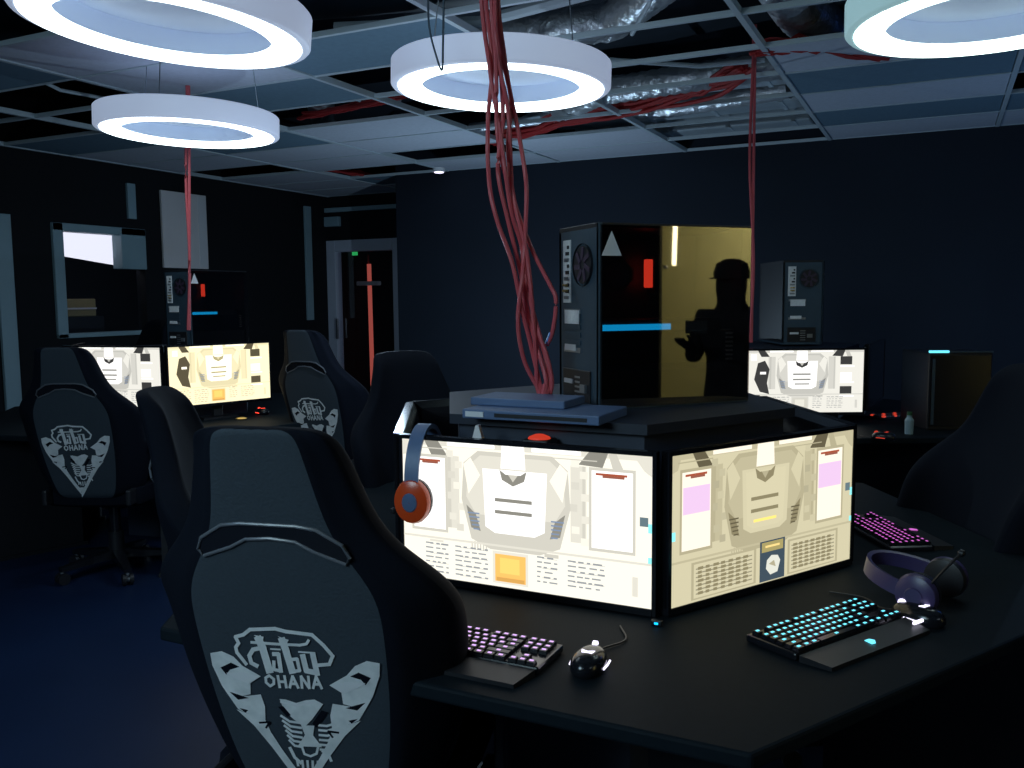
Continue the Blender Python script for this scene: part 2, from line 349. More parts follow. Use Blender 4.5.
def duct(name, pts, r, label, matn='foil', ribs=True, squash=1.0, cat='duct'):
    P = [Vector(p) for p in pts]; out = []; rr = []
    for i in range(len(P)-1):
        n_ = max(2, int((P[i+1]-P[i]).length/.035))
        for j in range(n_):
            out.append(P[i].lerp(P[i+1], j/n_)); rr.append(r*(1+(.06 if (j % 2) else -.03)*(1 if ribs else 0)))
    out.append(P[-1]); rr.append(r)
    b = MB(); b.tube(out, rr, matn, 16); return tag(b.build(name, smooth=True), label, cat)
def P3(px, py, Z): x, y = onZ(px, py, Z); return (x, y, Z)
duct('foil_duct', [P3(770, -40, 2.95), P3(800, 8, 2.93), P3(842, 48, 2.93), P3(880, 75, 2.98)], .13, 'crinkled silver foil duct running down beside the top right ring lamp')
duct('foil_duct', [P3(470, 40, 2.95), P3(560, 28, 2.92), P3(612, 22, 2.93), P3(680, -30, 3.0)], .10, 'crinkled silver foil duct above and right of the middle ring lamp')
duct('foil_duct', [P3(520, 130, 2.82), P3(600, 92, 2.80), P3(690, 78, 2.80), P3(800, 62, 2.84)], .085, 'bright silver foil duct just right of the middle ring lamp')
duct('foil_duct', [P3(470, 128, 2.76), P3(560, 118, 2.78), P3(608, 104, 2.80)], .035, 'thin silver foil sleeve under the right rim of the middle ring lamp')
for i, (ya, lab) in enumerate([(7.35, 'galvanised duct strip nearest the back wall in the open ceiling'), (6.75, 'second galvanised duct from the back wall in the open ceiling'), (6.1, 'third galvanised duct from the back wall, below the red cables')]):
    b = MB(); b.box((-2.9, ya-.14, 2.78+.03*i), (-.95, ya+.14, 2.9+.03*i), 'duct', bev=.02)
    for k in range(4): b.box((-2.6+k*.5, ya-.15, 2.775+.03*i), (-2.57+k*.5, ya+.15, 2.905+.03*i), 'grid')
    tag(b.build('metal_duct'), lab, 'duct')
duct('flexible_duct', [P3(300, 60, 2.95), P3(318, 90, 2.9), P3(325, 130, 2.98)], .10, 'short silver flexible duct behind the left ring lamps')
duct('main_duct', [(-6.6, 3.0, 3.1), (-4, 3.6, 3.1), (-1, 4.3, 3.1), (3.5, 4.9, 3.1)], .20, 'wide dark round duct crossing above the ceiling grid', 'darkduct', False)
def pipe(pts, r, lab, matn='grid', name='pipe', cat='pipe'):
    b = MB(); b.tube(pts, r, matn, 8); return tag(b.build(name, smooth=True), lab, cat)
pipe([P3(-60, 88, 2.82), P3(110, 50, 2.82), P3(200, 20, 2.84), P3(260, -30, 2.84)], .022, 'pale metal pipe crossing from the left edge behind the largest ring lamp')
pipe([P3(100, 100, 2.85), P3(200, 92, 2.85), P3(290, 68, 2.85), P3(330, 55, 2.85)], .02, 'pale pipe just above the small left ring lamp')
pipe([P3(360, 100, 2.8), P3(300, 80, 2.83), P3(120, 52, 2.83)], .016, 'thin grey pipe between the two left ring lamps')
pipe([P3(335, 28, 2.8), P3(480, 22, 2.8), P3(640, -20, 2.8)], .03, 'thick grey pipe behind the top of the middle ring lamp')
pipe([P3(0, 60, 2.78), P3(60, 90, 2.78), P3(140, 105, 2.78)], .012, 'thin grey conduit near the top left corner')
pipe([P3(632, 34, 2.78), P3(650, 2, 2.78), P3(655, -20, 2.78)], .012, 'thin grey conduit slanting up right of the middle ring lamp')
pipe([P3(610, 60, 2.76), P3(700, 66, 2.76), P3(765, 60, 2.76)], .014, 'thin grey rail above the bright foil duct')
pipe([P3(-20, 40, 2.9), P3(60, 62, 2.9), P3(150, 66, 2.9), P3(240, 90, 2.9)], .03, 'pale metal pipe running under the largest ring lamp', 'duct')
pipe([P3(205, 150, 2.76), P3(270, 108, 2.78), P3(345, 60, 2.8)], .014, 'thin grey conduit slanting beside the smallest ring lamp')
pipe([P3(300, 75, 2.82), P3(345, 92, 2.82), P3(400, 100, 2.82)], .02, 'short grey pipe left of the middle ring lamp')
duct('foil_duct', [P3(255, 52, 2.86), P3(300, 72, 2.86), P3(325, 100, 2.88)], .05, 'small crinkled foil duct right of the largest ring lamp')
duct('foil_duct', [P3(640, 112, 2.84), P3(720, 100, 2.84), P3(790, 88, 2.84)], .07, 'silver foil duct below the red cables in the open ceiling')
def bundle(pts, r, n_, lab, spread, name='cable_bundle', matn='redmass'):
    root = empty(name); tag(root, lab, 'cable bundle')
    for k in range(n_):
        off = Vector((random.uniform(-1, 1)*spread, random.uniform(-1, 1)*spread, random.uniform(-.5, .5)*spread)); b = MB()
        P = [Vector(p)+off*(1+.8*math.sin(i*1.3+k)) for i, p in enumerate(pts)]
        Q = []
        for i in range(len(P)-1):
            for j in range(5): Q.append(P[i].lerp(P[i+1], j/5)+Vector((0, 0, .012*math.sin(j+i*2+k))))
        Q.append(P[-1]); b.tube(Q, r, matn, 6); b.build('cable', root, True)
    return root
bundle([P3(490, 140, 2.76), P3(560, 120, 2.74), P3(630, 108, 2.74), P3(700, 90, 2.74), P3(745, 68, 2.76)], .014, 14, 'thick dark red cable bundle lying along the open ceiling beside the middle ring lamp', .05)
bundle([P3(756, 52, 2.71), P3(790, 46, 2.74), P3(830, 44, 2.75), P3(885, 54, 2.73)], .012, 14, 'red cables heaped on the ceiling grid beside the top right ring lamp', .045)
bundle([P3(300, 118, 2.76), P3(350, 108, 2.76), P3(410, 96, 2.78)], .011, 6, 'dark red cables lying in the ceiling left of the middle ring lamp', .04)
bundle([P3(318, 168, 2.74), P3(360, 174, 2.74), P3(392, 178, 2.74)], .012, 6, 'dark red cables in the far ceiling corner above the door', .04)
b = MB(); q = onZ(439, 172, 2.66); b.cyl((*q, 2.66), (*q, 2.70), .06, 'white'); b.cyl((*q, 2.652), (*q, 2.66), .045, 'whiteled')
tag(b.build('spotlight'), 'tiny white spotlight by the top of the back wall', 'light')
q = onZ(842, 135, 2.72)

# ------------------------------------------------------------------ ring lamps
def ring_lamp(x, y, z, D, lab, green=False, tilt=0):
    h = 'housegreen' if green else 'house'; rg = 'ringgreen' if green else 'ring'
    root = empty('ring_lamp', (x, y, z)); root.rotation_euler = (Matrix.Rotation(YAW, 3, 'Z') @ Matrix.Rotation(R(tilt), 3, 'Y')).to_euler(); tag(root, lab, 'ceiling lamp', 'ring ceiling lamps')
    r = D/2; H = .105
    b = MB(); b.lathe([(r-.028, 0), (r-.006, 0.003), (r, .010), (r, H-.006), (r-.006, H), (.001, H)], h, 64); b.build('housing', root, True)
    ri = r-.125
    b = MB(); b.lathe([(ri, .012), (ri-.002, .03), (ri-.004, H-.012), (.001, H-.012)], 'dish', 64); b.build('inner_dish', root, True)
    b = MB(); b.lathe([(r-.028, .001), (r-.03, -.004), (ri+.02, -.004), (ri, 0.0), (ri-.001, .020)], rg, 64); b.build('diffuser', root, True)
    for k in range(3):
        a = 2*math.pi*k/3+.5; b = MB(); b.cyl((r*.8*math.cos(a), r*.8*math.sin(a), H), (r*.55*math.cos(a), r*.55*math.sin(a), ZS-z), .003, 'steel', 6); b.build('suspension_wire', root)
    return root
rl = []
for (px, py, wpx, lab, gr) in ((166, 32, 292, 'largest ring ceiling lamp, cut by the top edge at the left', False), (501, 90, 213, 'ring ceiling lamp in the middle, behind the red hanging cables', False),
        (189, 134, 181, 'smallest ring ceiling lamp, low at the left with one red cable before it', False), (998, 20, 290, 'greenish ring ceiling lamp cut by the top right corner', True)):
    x, y = onZ(px, py, 2.31); d = (Vector((x, y, 0)).dot(Vector((-math.sin(YAW), math.cos(YAW), 0))))
    rl.append((x, y)); ring_lamp(x, y, 2.31, .92, lab, gr, 5 if px < 170 else 1.5 if px < 600 else -1)
print('RINGS', rl)
ring_lamp(-1.0, -1.2, 2.34, .97, 'ring ceiling lamp behind the viewer'); ring_lamp(2.6, .6, 2.34, .97, 'ring ceiling lamp out of frame to the right')

# ------------------------------------------------------------------ pod desks
CX, CY = -.865, 2.40
AP = .593
DZ = .74
def hexpts(ap, off=0): 
    rr = ap/math.cos(R(30)); return [(rr*math.cos(R(60*k)+off), rr*math.sin(R(60*k)+off)) for k in range(6)]
def pod_desk(x, y, rz, lab):
    root = empty('gaming_desk', (x, y, 0), rz); tag(root, lab, 'desk', 'hexagonal desks')
    b = MB(); b.prism(hexpts(1.085), DZ-.03, DZ, 'desk'); o = b.build('tabletop', root)
    bv = o.modifiers.new('bevel', 'BEVEL'); bv.width = .006; bv.segments = 2
    b = MB(); b.prism(hexpts(.30), 0, DZ-.03, 'hub'); b.build('pedestal', root)
    b = MB(); b.prism(hexpts(.43), DZ, 1.12, 'hub')
    b.build('hub_cabinet', root)
    b = MB(); b.prism(hexpts(.455), 1.12, 1.145, 'hubtop'); b.build('hub_top', root)
    for k in range(6):
        a = R(60*k); b = MB(); T = Matrix.Rotation(a, 4, 'Z')
        b.box((.62, -.015, 0.02), (1.10, .015, DZ-.03), 'black', T); b.box((.60, -.03, 0), (1.14, .03, .02), 'black', T); b.build('leg', root)
    return root
pod_desk(CX, CY, 0, 'black hexagonal gaming desk in the foreground with the red cables coming down')
LX, LY, LR = -4.37, 4.08, R(12)
pod_desk(LX, LY, LR, 'hexagonal gaming desk far left under the smallest ring lamp')
RX, RY, RR_ = -.916, 5.5, R(26)
pod_desk(RX, RY, RR_, 'hexagonal gaming desk at the back right, behind the foreground desk')

# ------------------------------------------------------------------ screens
SW, SH = .638, .338
def screen_mesh(var):
    polys = []     # (pts in u,v from top left, colour)
    def rc(u0, v0, u1, v1, c): polys.append(([(u0, v0), (u1, v0), (u1, v1), (u0, v1)], c))
    def pg(pts, c): polys.append((pts, c))
    if var == 'white': base, sh, pan, dk, ln = (1.12, 1.08, .94), (.30, .29, .25), (1.35, 1.33, 1.3), (.22, .21, .19), (.36, .38, .40)
    elif var == 'warm': base, sh, pan, dk, ln = (.72, .66, .44), (.30, .26, .15), (1.15, 1.05, .88), (.14, .12, .07), (.33, .30, .20)
    elif var == 'gold': base, sh, pan, dk, ln = (1.25, 1.12, .72), (.55, .48, .26), (1.5, 1.4, 1.1), (.12, .10, .06), (.6, .55, .38)
    else: base, sh, pan, dk, ln = (.92, .90, .82), (.28, .28, .26), (1.2, 1.18, 1.15), (.05, .05, .05), (.45, .45, .43)
    mid = tuple((a+2*b_)/3 for a, b_ in zip(sh, base)); lo = tuple((a+b_)/2 for a, b_ in zip(sh, base))
    rc(0, 0, 1, 1, base)
    # stonework at the top
    rc(.0, .0, 1, .035, mid); rc(.20, .0, .40, .03, pan); rc(.55, .0, .74, .03, pan)
    pg([(.10, 0), (.16, 0), (.20, .10), (.13, .10)], dk if var != 'white' else sh); pg([(.77, 0), (.84, 0), (.82, .10), (.73, .09)], dk if var != 'white' else sh)
    pg([(.84, 0), (.87, 0), (.90, .12), (.86, .12)], lo)
    rc(.19, .10, .25, .62, mid); rc(.70, .10, .76, .62, mid); rc(.20, .10, .215, .62, lo); rc(.745, .10, .755, .62, lo)
    if var in ('white', 'warm'):
        rs = random.Random(3)
        for k in range(16):
            u = .19+.035*(k % 2)+rs.random()*.02 if k < 8 else .69+.035*(k % 2)+rs.random()*.02; v = .06+.075*(k % 8)
            q_ = rs.uniform(.68, .95); rc(u, v, u+.03, v+.05, tuple(c*q_ for c in base))
        pg([(.0, .0), (.05, 0), (.03, .10), (.0, .12)], mid); pg([(.93, .0), (1, 0), (1, .14), (.97, .10)], mid); rc(.03, .05, .20, .058, lo); rc(.60, .055, .80, .062, lo)
        for k in range(6): rc(.30+.012*k, .70-.004*k, .305+.012*k, .76, lo)
    # central arch
    pg([(.27, .14), (.33, .05), (.63, .05), (.69, .14), (.70, .40), (.66, .68), (.58, .74), (.38, .74), (.30, .68), (.26, .40)], lo)
    pg([(.29, .16), (.34, .08), (.62, .08), (.67, .16), (.68, .38), (.64, .50), (.32, .50), (.28, .38)], mid)
    pg([(.28, .44), (.32, .50), (.34, .62), (.30, .60)], sh); pg([(.68, .44), (.64, .50), (.62, .62), (.66, .60)], sh)
    for k in range(5):
        rc(.285+.006*k, .49+.028*k, .335, .50+.028*k, (.25, .33, .48) if var != 'warm' else dk); rc(.625, .49+.028*k, .675-.006*k, .50+.028*k, (.25, .33, .48) if var != 'warm' else dk)
    pg([(.27, .15), (.30, .10), (.34, .22), (.29, .36)], base); pg([(.69, .15), (.66, .10), (.62, .22), (.67, .36)], base)
    pg([(.35, .17), (.61, .17), (.60, .58), (.56, .62), (.40, .62), (.36, .58)], pan if var != 'warm' else base)
    pg([(.37, .19), (.59, .19), (.58, .56), (.55, .59), (.41, .59), (.38, .56)], tuple(c*1.04 for c in (pan if var != 'warm' else base)))
    pg([(.34, .63), (.62, .63), (.58, .73), (.38, .73)], lo)
    pg([(.43, .0), (.52, .0), (.525, .16), (.425, .16)], pan); pg([(.42, .17), (.445, .20), (.505, .20), (.53, .17), (.52, .24), (.475, .28), (.43, .24)], sh if var != 'dim' else dk)
    pg([(.455, .20), (.495, .20), (.475, .25)], lo)
    rc(.40, .37, .55, .395, sh); rc(.40, .455, .55, .48, sh)
    if var != 'white': rc(.415, .53, .54, .55, (1.3, .95, .25) if var == 'warm' else sh)
    # side panels
    if var in ('white', 'warm'):
        pk = (.95, .66, .95) if var == 'warm' else pan
        for (a, c_) in ((.05, .19), (.78, .93)):
            rc(a-.01, .10, c_+.01, .66, lo); rc(a, .12, c_, .64, pan); rc(a+.005, .22 if var == 'warm' else .3, c_-.005, .40, pk)
            rc(a+.015, .135, c_-.02, .150, (.45, .10, .05)); rc(a+.04, .150, c_-.03, .165, (.35, .12, .08)); rc(a+.01, .165, c_-.01, .175, pan)
        rc(.955, .40, .985, .46, (.15, .22, .25)); rc(.985, .44, 1.0, .50, (.35, 1.1, 1.1)); rc(0.0, .50, .02, .56, (.35, 1.1, 1.2)); rc(.985, .66, 1.0, .71, (.35, 1.0, 1.0))
    else:
        for v in (.10, .36, .58): rc(.80, v, .90, v+.13, dk if v != .36 else pan); rc(.80, v+.145, .92, v+.17, pan)
        if var == 'gold' or var == 'dim': pg([(.10, .20), (.16, .16), (.20, .30), (.18, .52), (.20, .70), (.12, .66), (.07, .46)], dk)
        rc(.12, .34, .17, .38, pan); rc(.04, .06, .09, .16, pan)
    # tables below
    rc(.0, .70, 1, .715, mid)
    if var == 'warm':
        for (a, c_) in ((.11, .42), (.62, .90)):
            rc(a-.012, .73, c_+.012, .985, lo); rc(a, .745, c_, .975, base)
            for k in range(7):
                v = .775+k*.028; rc(a+.01, v, c_-.01, v+.008, ln)
                for j in range(7): u = a+.02+j*(c_-a-.04)/7; rc(u, v-.008, u+.018+.01*random.random(), v+.012, sh)
        rc(.45, .70, .59, .99, (.06, .09, .12)); rc(.46, .71, .58, .78, (.45, .38, .15)); rc(.48, .735, .56, .75, (1.1, .8, .3))
        pg([(.49, .84), (.515, .81), (.55, .82), (.565, .86), (.55, .94), (.51, .95), (.485, .90)], (.85, .85, .75)); pg([(.50, .87), (.53, .85), (.54, .90)], (.5, .45, .3))
    else:
        for (a, c_, nr) in ((.10, .20, 7), (.23, .37, 7), (.57, .65, 6), (.69, .83, 6)):
            for k in range(nr):
                v = .745+k*.034; u = a
                while u < c_-.01:
                    w_ = random.uniform(.012, .035); rc(u, v, min(u+w_, c_), v+.010, ln); u += w_+random.uniform(.006, .016)
            for k in range(0, nr, 2): rc(a+.02, .755+k*.034, c_, .7575+k*.034, ln)
        rc(.385, .715, .54, .722, lo); rc(.39, .745, .535, .975, tuple(c*.8 for c in base))
        oc = (1.15, .62, .16) if var != 'dim' else (.7, .68, .6)
        rc(.40, .765, .525, .96, oc); rc(.42, .79, .50, .90, tuple(min(1.3, c*1.25) for c in oc)); rc(.405, .93, .52, .958, tuple(c*.7 for c in oc))
        rc(.60, .72, .655, .745, lo); rc(.12, .72, .18, .735, mid)
        rc(.93, .80, .95, .93, mid)
    me = bpy.data.meshes.new('screen'); vs = []; fs = []; cc = []
    for i, (pts, c) in enumerate(polys):
        s0 = len(vs); dpt = 0 if i == 0 else -.00025-.000012*i
        for u, v in pts: vs.append(((u-.5)*SW, dpt, (.5-v)*SH))
        fs.append(list(range(s0, s0+len(pts)))); cc += [c]*len(pts)
    me.from_pydata(vs, [], fs); me.materials.append(M['screen'])
    ca = me.color_attributes.new('pix', 'FLOAT_COLOR', 'CORNER')
    for p, c in zip(me.polygons, [q[1] for q in polys]):
        for li in p.loop_indices: ca.data[li].color = (*c, 1)
    bm = bmesh.new(); bm.from_mesh(me)
    for f in bm.faces:
        f.normal_update()
        if f.normal.y > 0: f.normal_flip()
    bm.to_mesh(me); bm.free()
    return me
SCR = {k: screen_mesh(k) for k in ('white', 'warm', 'gold', 'dim')}
# monitor: local origin on the desk under the screen face; the face looks to -y
def make_monitor(var, bot=.03):
    root = empty('monitor')
    zc = bot+SH/2
    b = MB(); hw = SW/2+.008; hh = SH/2
    b.box((-hw, -.002, zc-hh-.016), (-SW/2+.001, .02, zc+hh+.010), 'gloss'); b.box((SW/2-.001, -.002, zc-hh-.016), (hw, .02, zc+hh+.010), 'gloss')
    b.box((-SW/2, -.002, zc+hh), (SW/2, .02, zc+hh+.010), 'gloss'); b.box((-SW/2, -.002, zc-hh-.016), (SW/2, .02, zc-hh), 'gloss')
    b.build('bezel', root)
    b = MB(); L = []
    for (k, y, s) in ((1, .004, 1.0), (1, .022, 1.0), (.94, .034, .93), (.6, .052, .62), (.3, .056, .40)):
        L.append([(-hw*k, y, zc-hh*s), (hw*k, y, zc-hh*s), (hw*k, y, zc+hh*s+(.009 if k == 1 else 0)), (-hw*k, y, zc+hh*s+(.009 if k == 1 else 0))])
    b.loops(L, 'gloss'); b.build('back_shell', root)
    if var:
        o = bpy.data.objects.new('screen', SCR[var]); COL.objects.link(o); o.parent = root; o.location = (0, .0005, zc)
    else:
        b = MB(); b.box((-SW/2, .001, zc-hh), (SW/2, .0035, zc+hh), 'gloss'); b.build('screen', root)
    b = MB(); b.box((-.03, .055, .012), (.03, .075, zc+.05), 'black', bev=.005); b.box((-.035, .045, zc-.05), (.035, .07, zc+.05), 'black'); b.build('stand_neck', root)
    b = MB(); b.prism([(-.11, .02), (.11, .02), (.09, .14), (-.09, .14)], 0, .012, 'black'); b.build('stand_base', root)
    return root
def station(cx, cy, off, deg, dist, side=0.0):
    a = R(deg)+off; nx, ny = math.cos(a), math.sin(a); tx, ty = -ny, nx
    return cx+nx*dist+tx*side, cy+ny*dist+ty*side, a+R(90)
def mon(cx, cy, off, deg, var, lab, bot=.03):
    o = make_monitor(var, bot); x, y, rz = station(cx, cy, off, deg, AP)
    put(o, x, y, DZ, rz); tag(o, lab, 'monitor', 'monitors on the hexagonal desks'); return o
mon(CX, CY, 0, -90, 'white', 'large monitor with a white glaring screen and an orange square, near left', .02)
mon(CX, CY, 0, -30, 'warm', 'large monitor with a beige screen, pink panels and two tables, near right', .02)
mb3 = mon(CX, CY, 0, 30, None, 'monitor seen from its dark back, above the near right screen', .02)
mon(CX, CY, 0, 90, None, 'monitor at the far side of the near desk, behind the big computer', .02)
mon(CX, CY, 0, 150, None, 'monitor seen from its dark back behind the left end of the near left screen', .02)
mon(CX, CY, 0, 210, None, 'monitor on the near desk facing left, hidden beside the headset', .02)
mon(LX, LY, LR, -90, 'dim', 'far monitor with a white screen half hidden by a chair, far left', .10)
mon(LX, LY, LR, -30, 'gold', 'far monitor with a golden screen, right of the corner on the far left desk', .10)
mon(LX, LY, LR, 210, None, 'dark monitor at the left side of the far left desk', .085)
mon(RX, RY, RR_, -90, 'dim', 'far monitor with a grey and white screen at the back right', .065)
mon(RX, RY, RR_, -30, None, 'dark edge-on monitor at the right of the back right desk', .085)

# small red light and pale triangle above the near left screen
b = MB(); q = onY(535, 440, 1.90); b.box((q[0]-.035, 1.895, DZ+.33), (q[0]+.035, 1.96, q[1]+.0), 'black', bev=.006)
b.lathe([(.001, .012), (.012, .010), (.026, .004), (.028, 0), (.001, 0)], 'dimred', 16, Matrix.Translation((q[0], 1.925, q[1])))
tag(b.build('webcam', smooth=False), 'dark little box with a dim red glow on top, just above the near left screen', 'webcam')
# wedge
x_, z_ = onY(478, 441, 1.87); z_ += .022
b = MB(); b.prism([(x_-.022, -.0), (x_+.022, -.0), (x_+.004, .062), (x_-.004, .062)], 0, .012, 'paper', Matrix(((1, 0, 0, 0), (0, 0, 1, 1.865), (0, 1, 0, z_-.045), (0, 0, 0, 1))))
b.box((x_-.03, 1.86, DZ+.2), (x_+.03, 1.885, z_-.045), 'black')
tag(b.build('desk_marker'), 'small pale grey triangular marker standing above the near left screen', 'marker')

# ------------------------------------------------------------------ computer towers
CL, CW, CH = .47, .235, .485
def make_tower():
    root = empty('computer_tower')
    b = MB(); t = .012
    b.box((0, 0, 0), (CL, CW, t), 'casemetal', bev=.002); b.box((0, 0, CH-t), (CL, CW, CH), 'black', bev=.002)
    b.box((0, CW-t, t), (CL, CW, CH-t), 'black'); b.box((CL-.03, 0, t), (CL, CW, CH-t), 'black', bev=.003)
    b.box((0, 0, t), (.008, CW, CH-t), 'casemetal'); b.box((0.008, .004, t), (CL-.03, CW-.02, .10), 'black')
    b.box((0, -.001, 0), (.012, .012, CH), 'casemetal', bev=.002)
    b.build('case_body', root)
    for sx in (.04, CL-.06):
        for sy in (.03, CW-.05): f = MB(); f.box((sx, sy, -.0001-.0), (sx+.02, sy+.02, .001), 'black'); 
    b = MB(); b.box((.004, -.005, .006), (CL-.002, -.001, CH-.006), 'tint'); b.build('glass_side_panel', root)
    b = MB(); b.prism([(.006, CH-.085), (.064, CH-.085), (.035, CH-.022)], 0, .0008, 'white', Matrix(((1, 0, 0, 0), (0, 0, 1, -.0062), (0, 1, 0, 0), (0, 0, 0, 1)))); o = b.build('triangle_sticker', root)
    # rear
    b = MB(); z0 = CH-.205; z1 = CH-.035
    b.box((-.003, CW-.075, z0), (0, CW-.03, z1), 'plate')
    for k in range(9):
        zz = z0+.010+k*.017; b.box((-.006, CW-.068, zz), (-.003, CW-.040-.010*(k % 3), zz+.009), 'black' if k % 3 else 'steel')
    b.box((-.012, CW-.066, z0+.03), (-.003, CW-.042, z0+.036), 'gold'); b.box((-.012, CW-.066, z0+.045), (-.003, CW-.042, z0+.051), 'gold')
    b.build('port_plate', root)
    b = MB(); T = Matrix.Translation((-.002, .085, CH-.105)) @ Matrix.Rotation(R(90), 4, 'Y')
    b.lathe([(.056, -.004), (.056, .004), (.050, .004), (.050, -.002), (.001, -.002)], 'black', 28, T)
    for k in range(7):
        a = 2*math.pi*k/7; b.box((-.001, .012, -.004), (.012, .046, .002), 'darkviolet', T @ Matrix.Rotation(a, 4, 'Z'))
    fan = b.build('rear_fan', root); b = MB(); b.lathe([(.014, -.002), (.014, .006), (.001, .006)], 'black', 16, T); b.build('fan_hub', fan)
    b = MB()
    for k in range(6): b.box((-.003, CW-.135, CH-.34+k*.021), (0, CW-.035, CH-.34+k*.021+.013), 'steel' if k in (0, 5) else 'casemetal')
    b.box((-.006, CW-.11, CH-.335), (-.003, CW-.045, CH-.318), 'white'); b.box((-.006, CW-.13, CH-.262), (-.003, CW-.045, CH-.225), 'plate'); b.build('slot_covers', root)
    b = MB(); b.box((-.004, .04, .015), (0, CW-.03, .10), 'black', bev=.002); b.box((-.010, .06, .04), (-.004, .09, .062), 'steel'); b.box((-.008, .14, .06), (-.004, .19, .072), 'white')
    for k in range(5): b.box((-.005, .10, .025+k*.013), (-.004, .13, .03+k*.013), 'steel')
    b.build('power_supply', root)
    # inside
    b = MB(); b.box((.02, CW-.03, .12), (.28, CW-.02, CH-.03), 'hub')
    for (a, c) in ((.10, .40), (.16, .36), (.05, .30)): b.box((a, CW-.05, c-.02), (a+.05, CW-.03, c+.02), 'steel' if a < .1 else 'black')
    b.build('mainboard', root)
    b = MB(); b.box((.015, .03, .20), (.40, CW-.035, .235), 'black', bev=.004); b.box((.018, .024, .206), (.232, .030, .222), 'blueled'); 
    for k in range(2):
        T = Matrix.Translation((.08+.11*k, .12, .199)); b.lathe([(.045, -.006), (.045, 0), (.001, 0)], 'violet', 20, T)
    b.build('graphics_card', root)
    b = MB()
    b.box((.235, CW-.075, CH-.165), (.258, CW-.06, CH-.085), 'redled', bev=.003)
    for k in range(3): b.box((.264+k*.012, CW-.07, CH-.18), (.269+k*.012, CW-.03, CH-.07), 'black')
    b.build('memory_module', root)
    b = MB()
    b.cyl((.13, CW-.04, CH-.13), (.13, CW-.10, CH-.13), .045, 'black', 24); b.cyl((.13, CW-.10, CH-.13), (.13, CW-.104, CH-.13), .034, 'violet', 24)
    b.build('cpu_cooler', root)
    b = MB(); b.box((.415, .03, .12), (.430, .05, .20), 'black')
    for k in range(7): b.box((.412, .022, .118+k*.012), (.433, .028, .123+k*.012), 'plate')
    b.box((.40, .03, .20), (.435, .05, .203), 'steel'); b.build('drive_rack', root)
    return root
tw = make_tower(); tag(tw, 'big black computer tower with glass side, red and blue lights, in the foreground', 'computer', 'computer towers on the hexagonal desks')
tx, ty = camxy(.224, 2.27); put(tw, tx, ty, 1.145, R(48))
t2 = copy_tree(tw); t2['label'] = 'small far computer tower with red and blue lights above the far left desk'
x, y = camxy(-1.99, 5.48); put(t2, x, y, 1.145, R(86))
t3 = copy_tree(tw); t3['label'] = 'far computer tower seen from behind above the back right monitor'
x, y = camxy(1.80, 5.10); put(t3, x, y, 1.155, R(116))
# flat boxes on the hub left of the near tower
b = MB(); x0, y0 = onZ(462, 412, 1.16)
b.box((x0, y0, 1.145), (x0+.36, y0+.20, 1.168), 'box_blue', bev=.003); b.box((x0+.01, y0-.002, 1.150), (x0+.06, y0, 1.163), 'white'); b.box((x0+.09, y0-.002, 1.152), (x0+.33, y0, 1.161), 'black')
b.box((x0-.02, y0+.08, 1.168), (x0+.24, y0+.22, 1.188), 'box_blue', bev=.003)
tag(b.build('network_switch'), 'flat blue grey network box lying beside the red cables on the near desk hub', 'network box')
# dark tower on the right desk with a cyan light
c0 = camxy(2.14, 4.50)
r_ = empty('computer_tower', (c0[0], c0[1], DZ), R(24)); tag(r_, 'dark computer tower with a cyan lit top corner, standing at the right edge', 'computer')
b = MB(); b.box((0, 0, 0), (.32, .34, .40), 'black', bev=.006); b.build('case_body', r_)
b = MB(); b.box((.01, -.006, .02), (.31, 0, .385), 'gloss'); b.box((.015, -.007, .03), (.03, -.006, .37), 'casemetal'); b.build('front_panel', r_)
b = MB(); b.box((0, -.004, .40), (.10, .012, .412), 'cyanled', bev=.003); b.box((.10, -.004, .40), (.32, .012, .408), 'casemetal'); b.build('top_light', r_)

# ------------------------------------------------------------------ hanging red cables
def cat_rom(P, n_=8):
    P = [Vector(p) for p in P]; P = [P[0]*2-P[1]]+P+[P[-1]*2-P[-2]]; out = []
    for i in range(1, len(P)-2):
        for j in range(n_):
            t = j/n_; a, b_, c, d = P[i-1:i+3]
            out.append(.5*((2*b_)+(c-a)*t+(2*a-5*b_+4*c-d)*t*t+(3*b_-a-3*c+d)*t**3))
    out.append(P[-2]); return out
def camp(px, py, z): d = ray(px, py); fw = Vector((-math.sin(YAW), math.cos(YAW), 0)); t = z/d.dot(fw); return Vector((0, 0, EYE))+d*t
cabs = [[(484, -40), (492, 60), (488, 120), (489, 180), (497, 220), (512, 262), (522, 310), (532, 350), (540, 385), (541, 398)],
        [(480, -40), (490, 70), (500, 130), (505, 170), (512, 215), (522, 250), (524, 300), (535, 340), (546, 380), (543, 398)],
        [(496, -40), (497, 50), (508, 110), (511, 170), (514, 200), (530, 245), (550, 285), (556, 300), (553, 330), (547, 345)],
        [(498, -40), (505, 60), (518, 130), (526, 180), (526, 215), (523, 270), (518, 320), (524, 360), (540, 392), (542, 400)],
        [(495, -40), (500, 60), (503, 120), (498, 170), (508, 220), (520, 270), (530, 320), (544, 352), (549, 382), (545, 400)],
        [(492, -40), (496, 60), (498, 140), (510, 190), (521, 230), (526, 280), (538, 330), (548, 360), (552, 385), (546, 402)],
        [(499, -40), (502, 50), (511, 100), (508, 150), (515, 205), (527, 255), (533, 315), (536, 360), (537, 385), (541, 400)]]
CL7 = ['leftmost red cable of the bundle coming down to the near computer', 'red cable just right of the leftmost one in the near bundle', 'red cable with a blue plug, bowing out to the big computer ports', 'rightmost red cable of the bundle before the middle ring lamp', 'red cable swinging furthest left across the middle of the near bundle', 'red cable running down the centre of the near bundle', 'red cable crossing behind the centre of the near bundle']
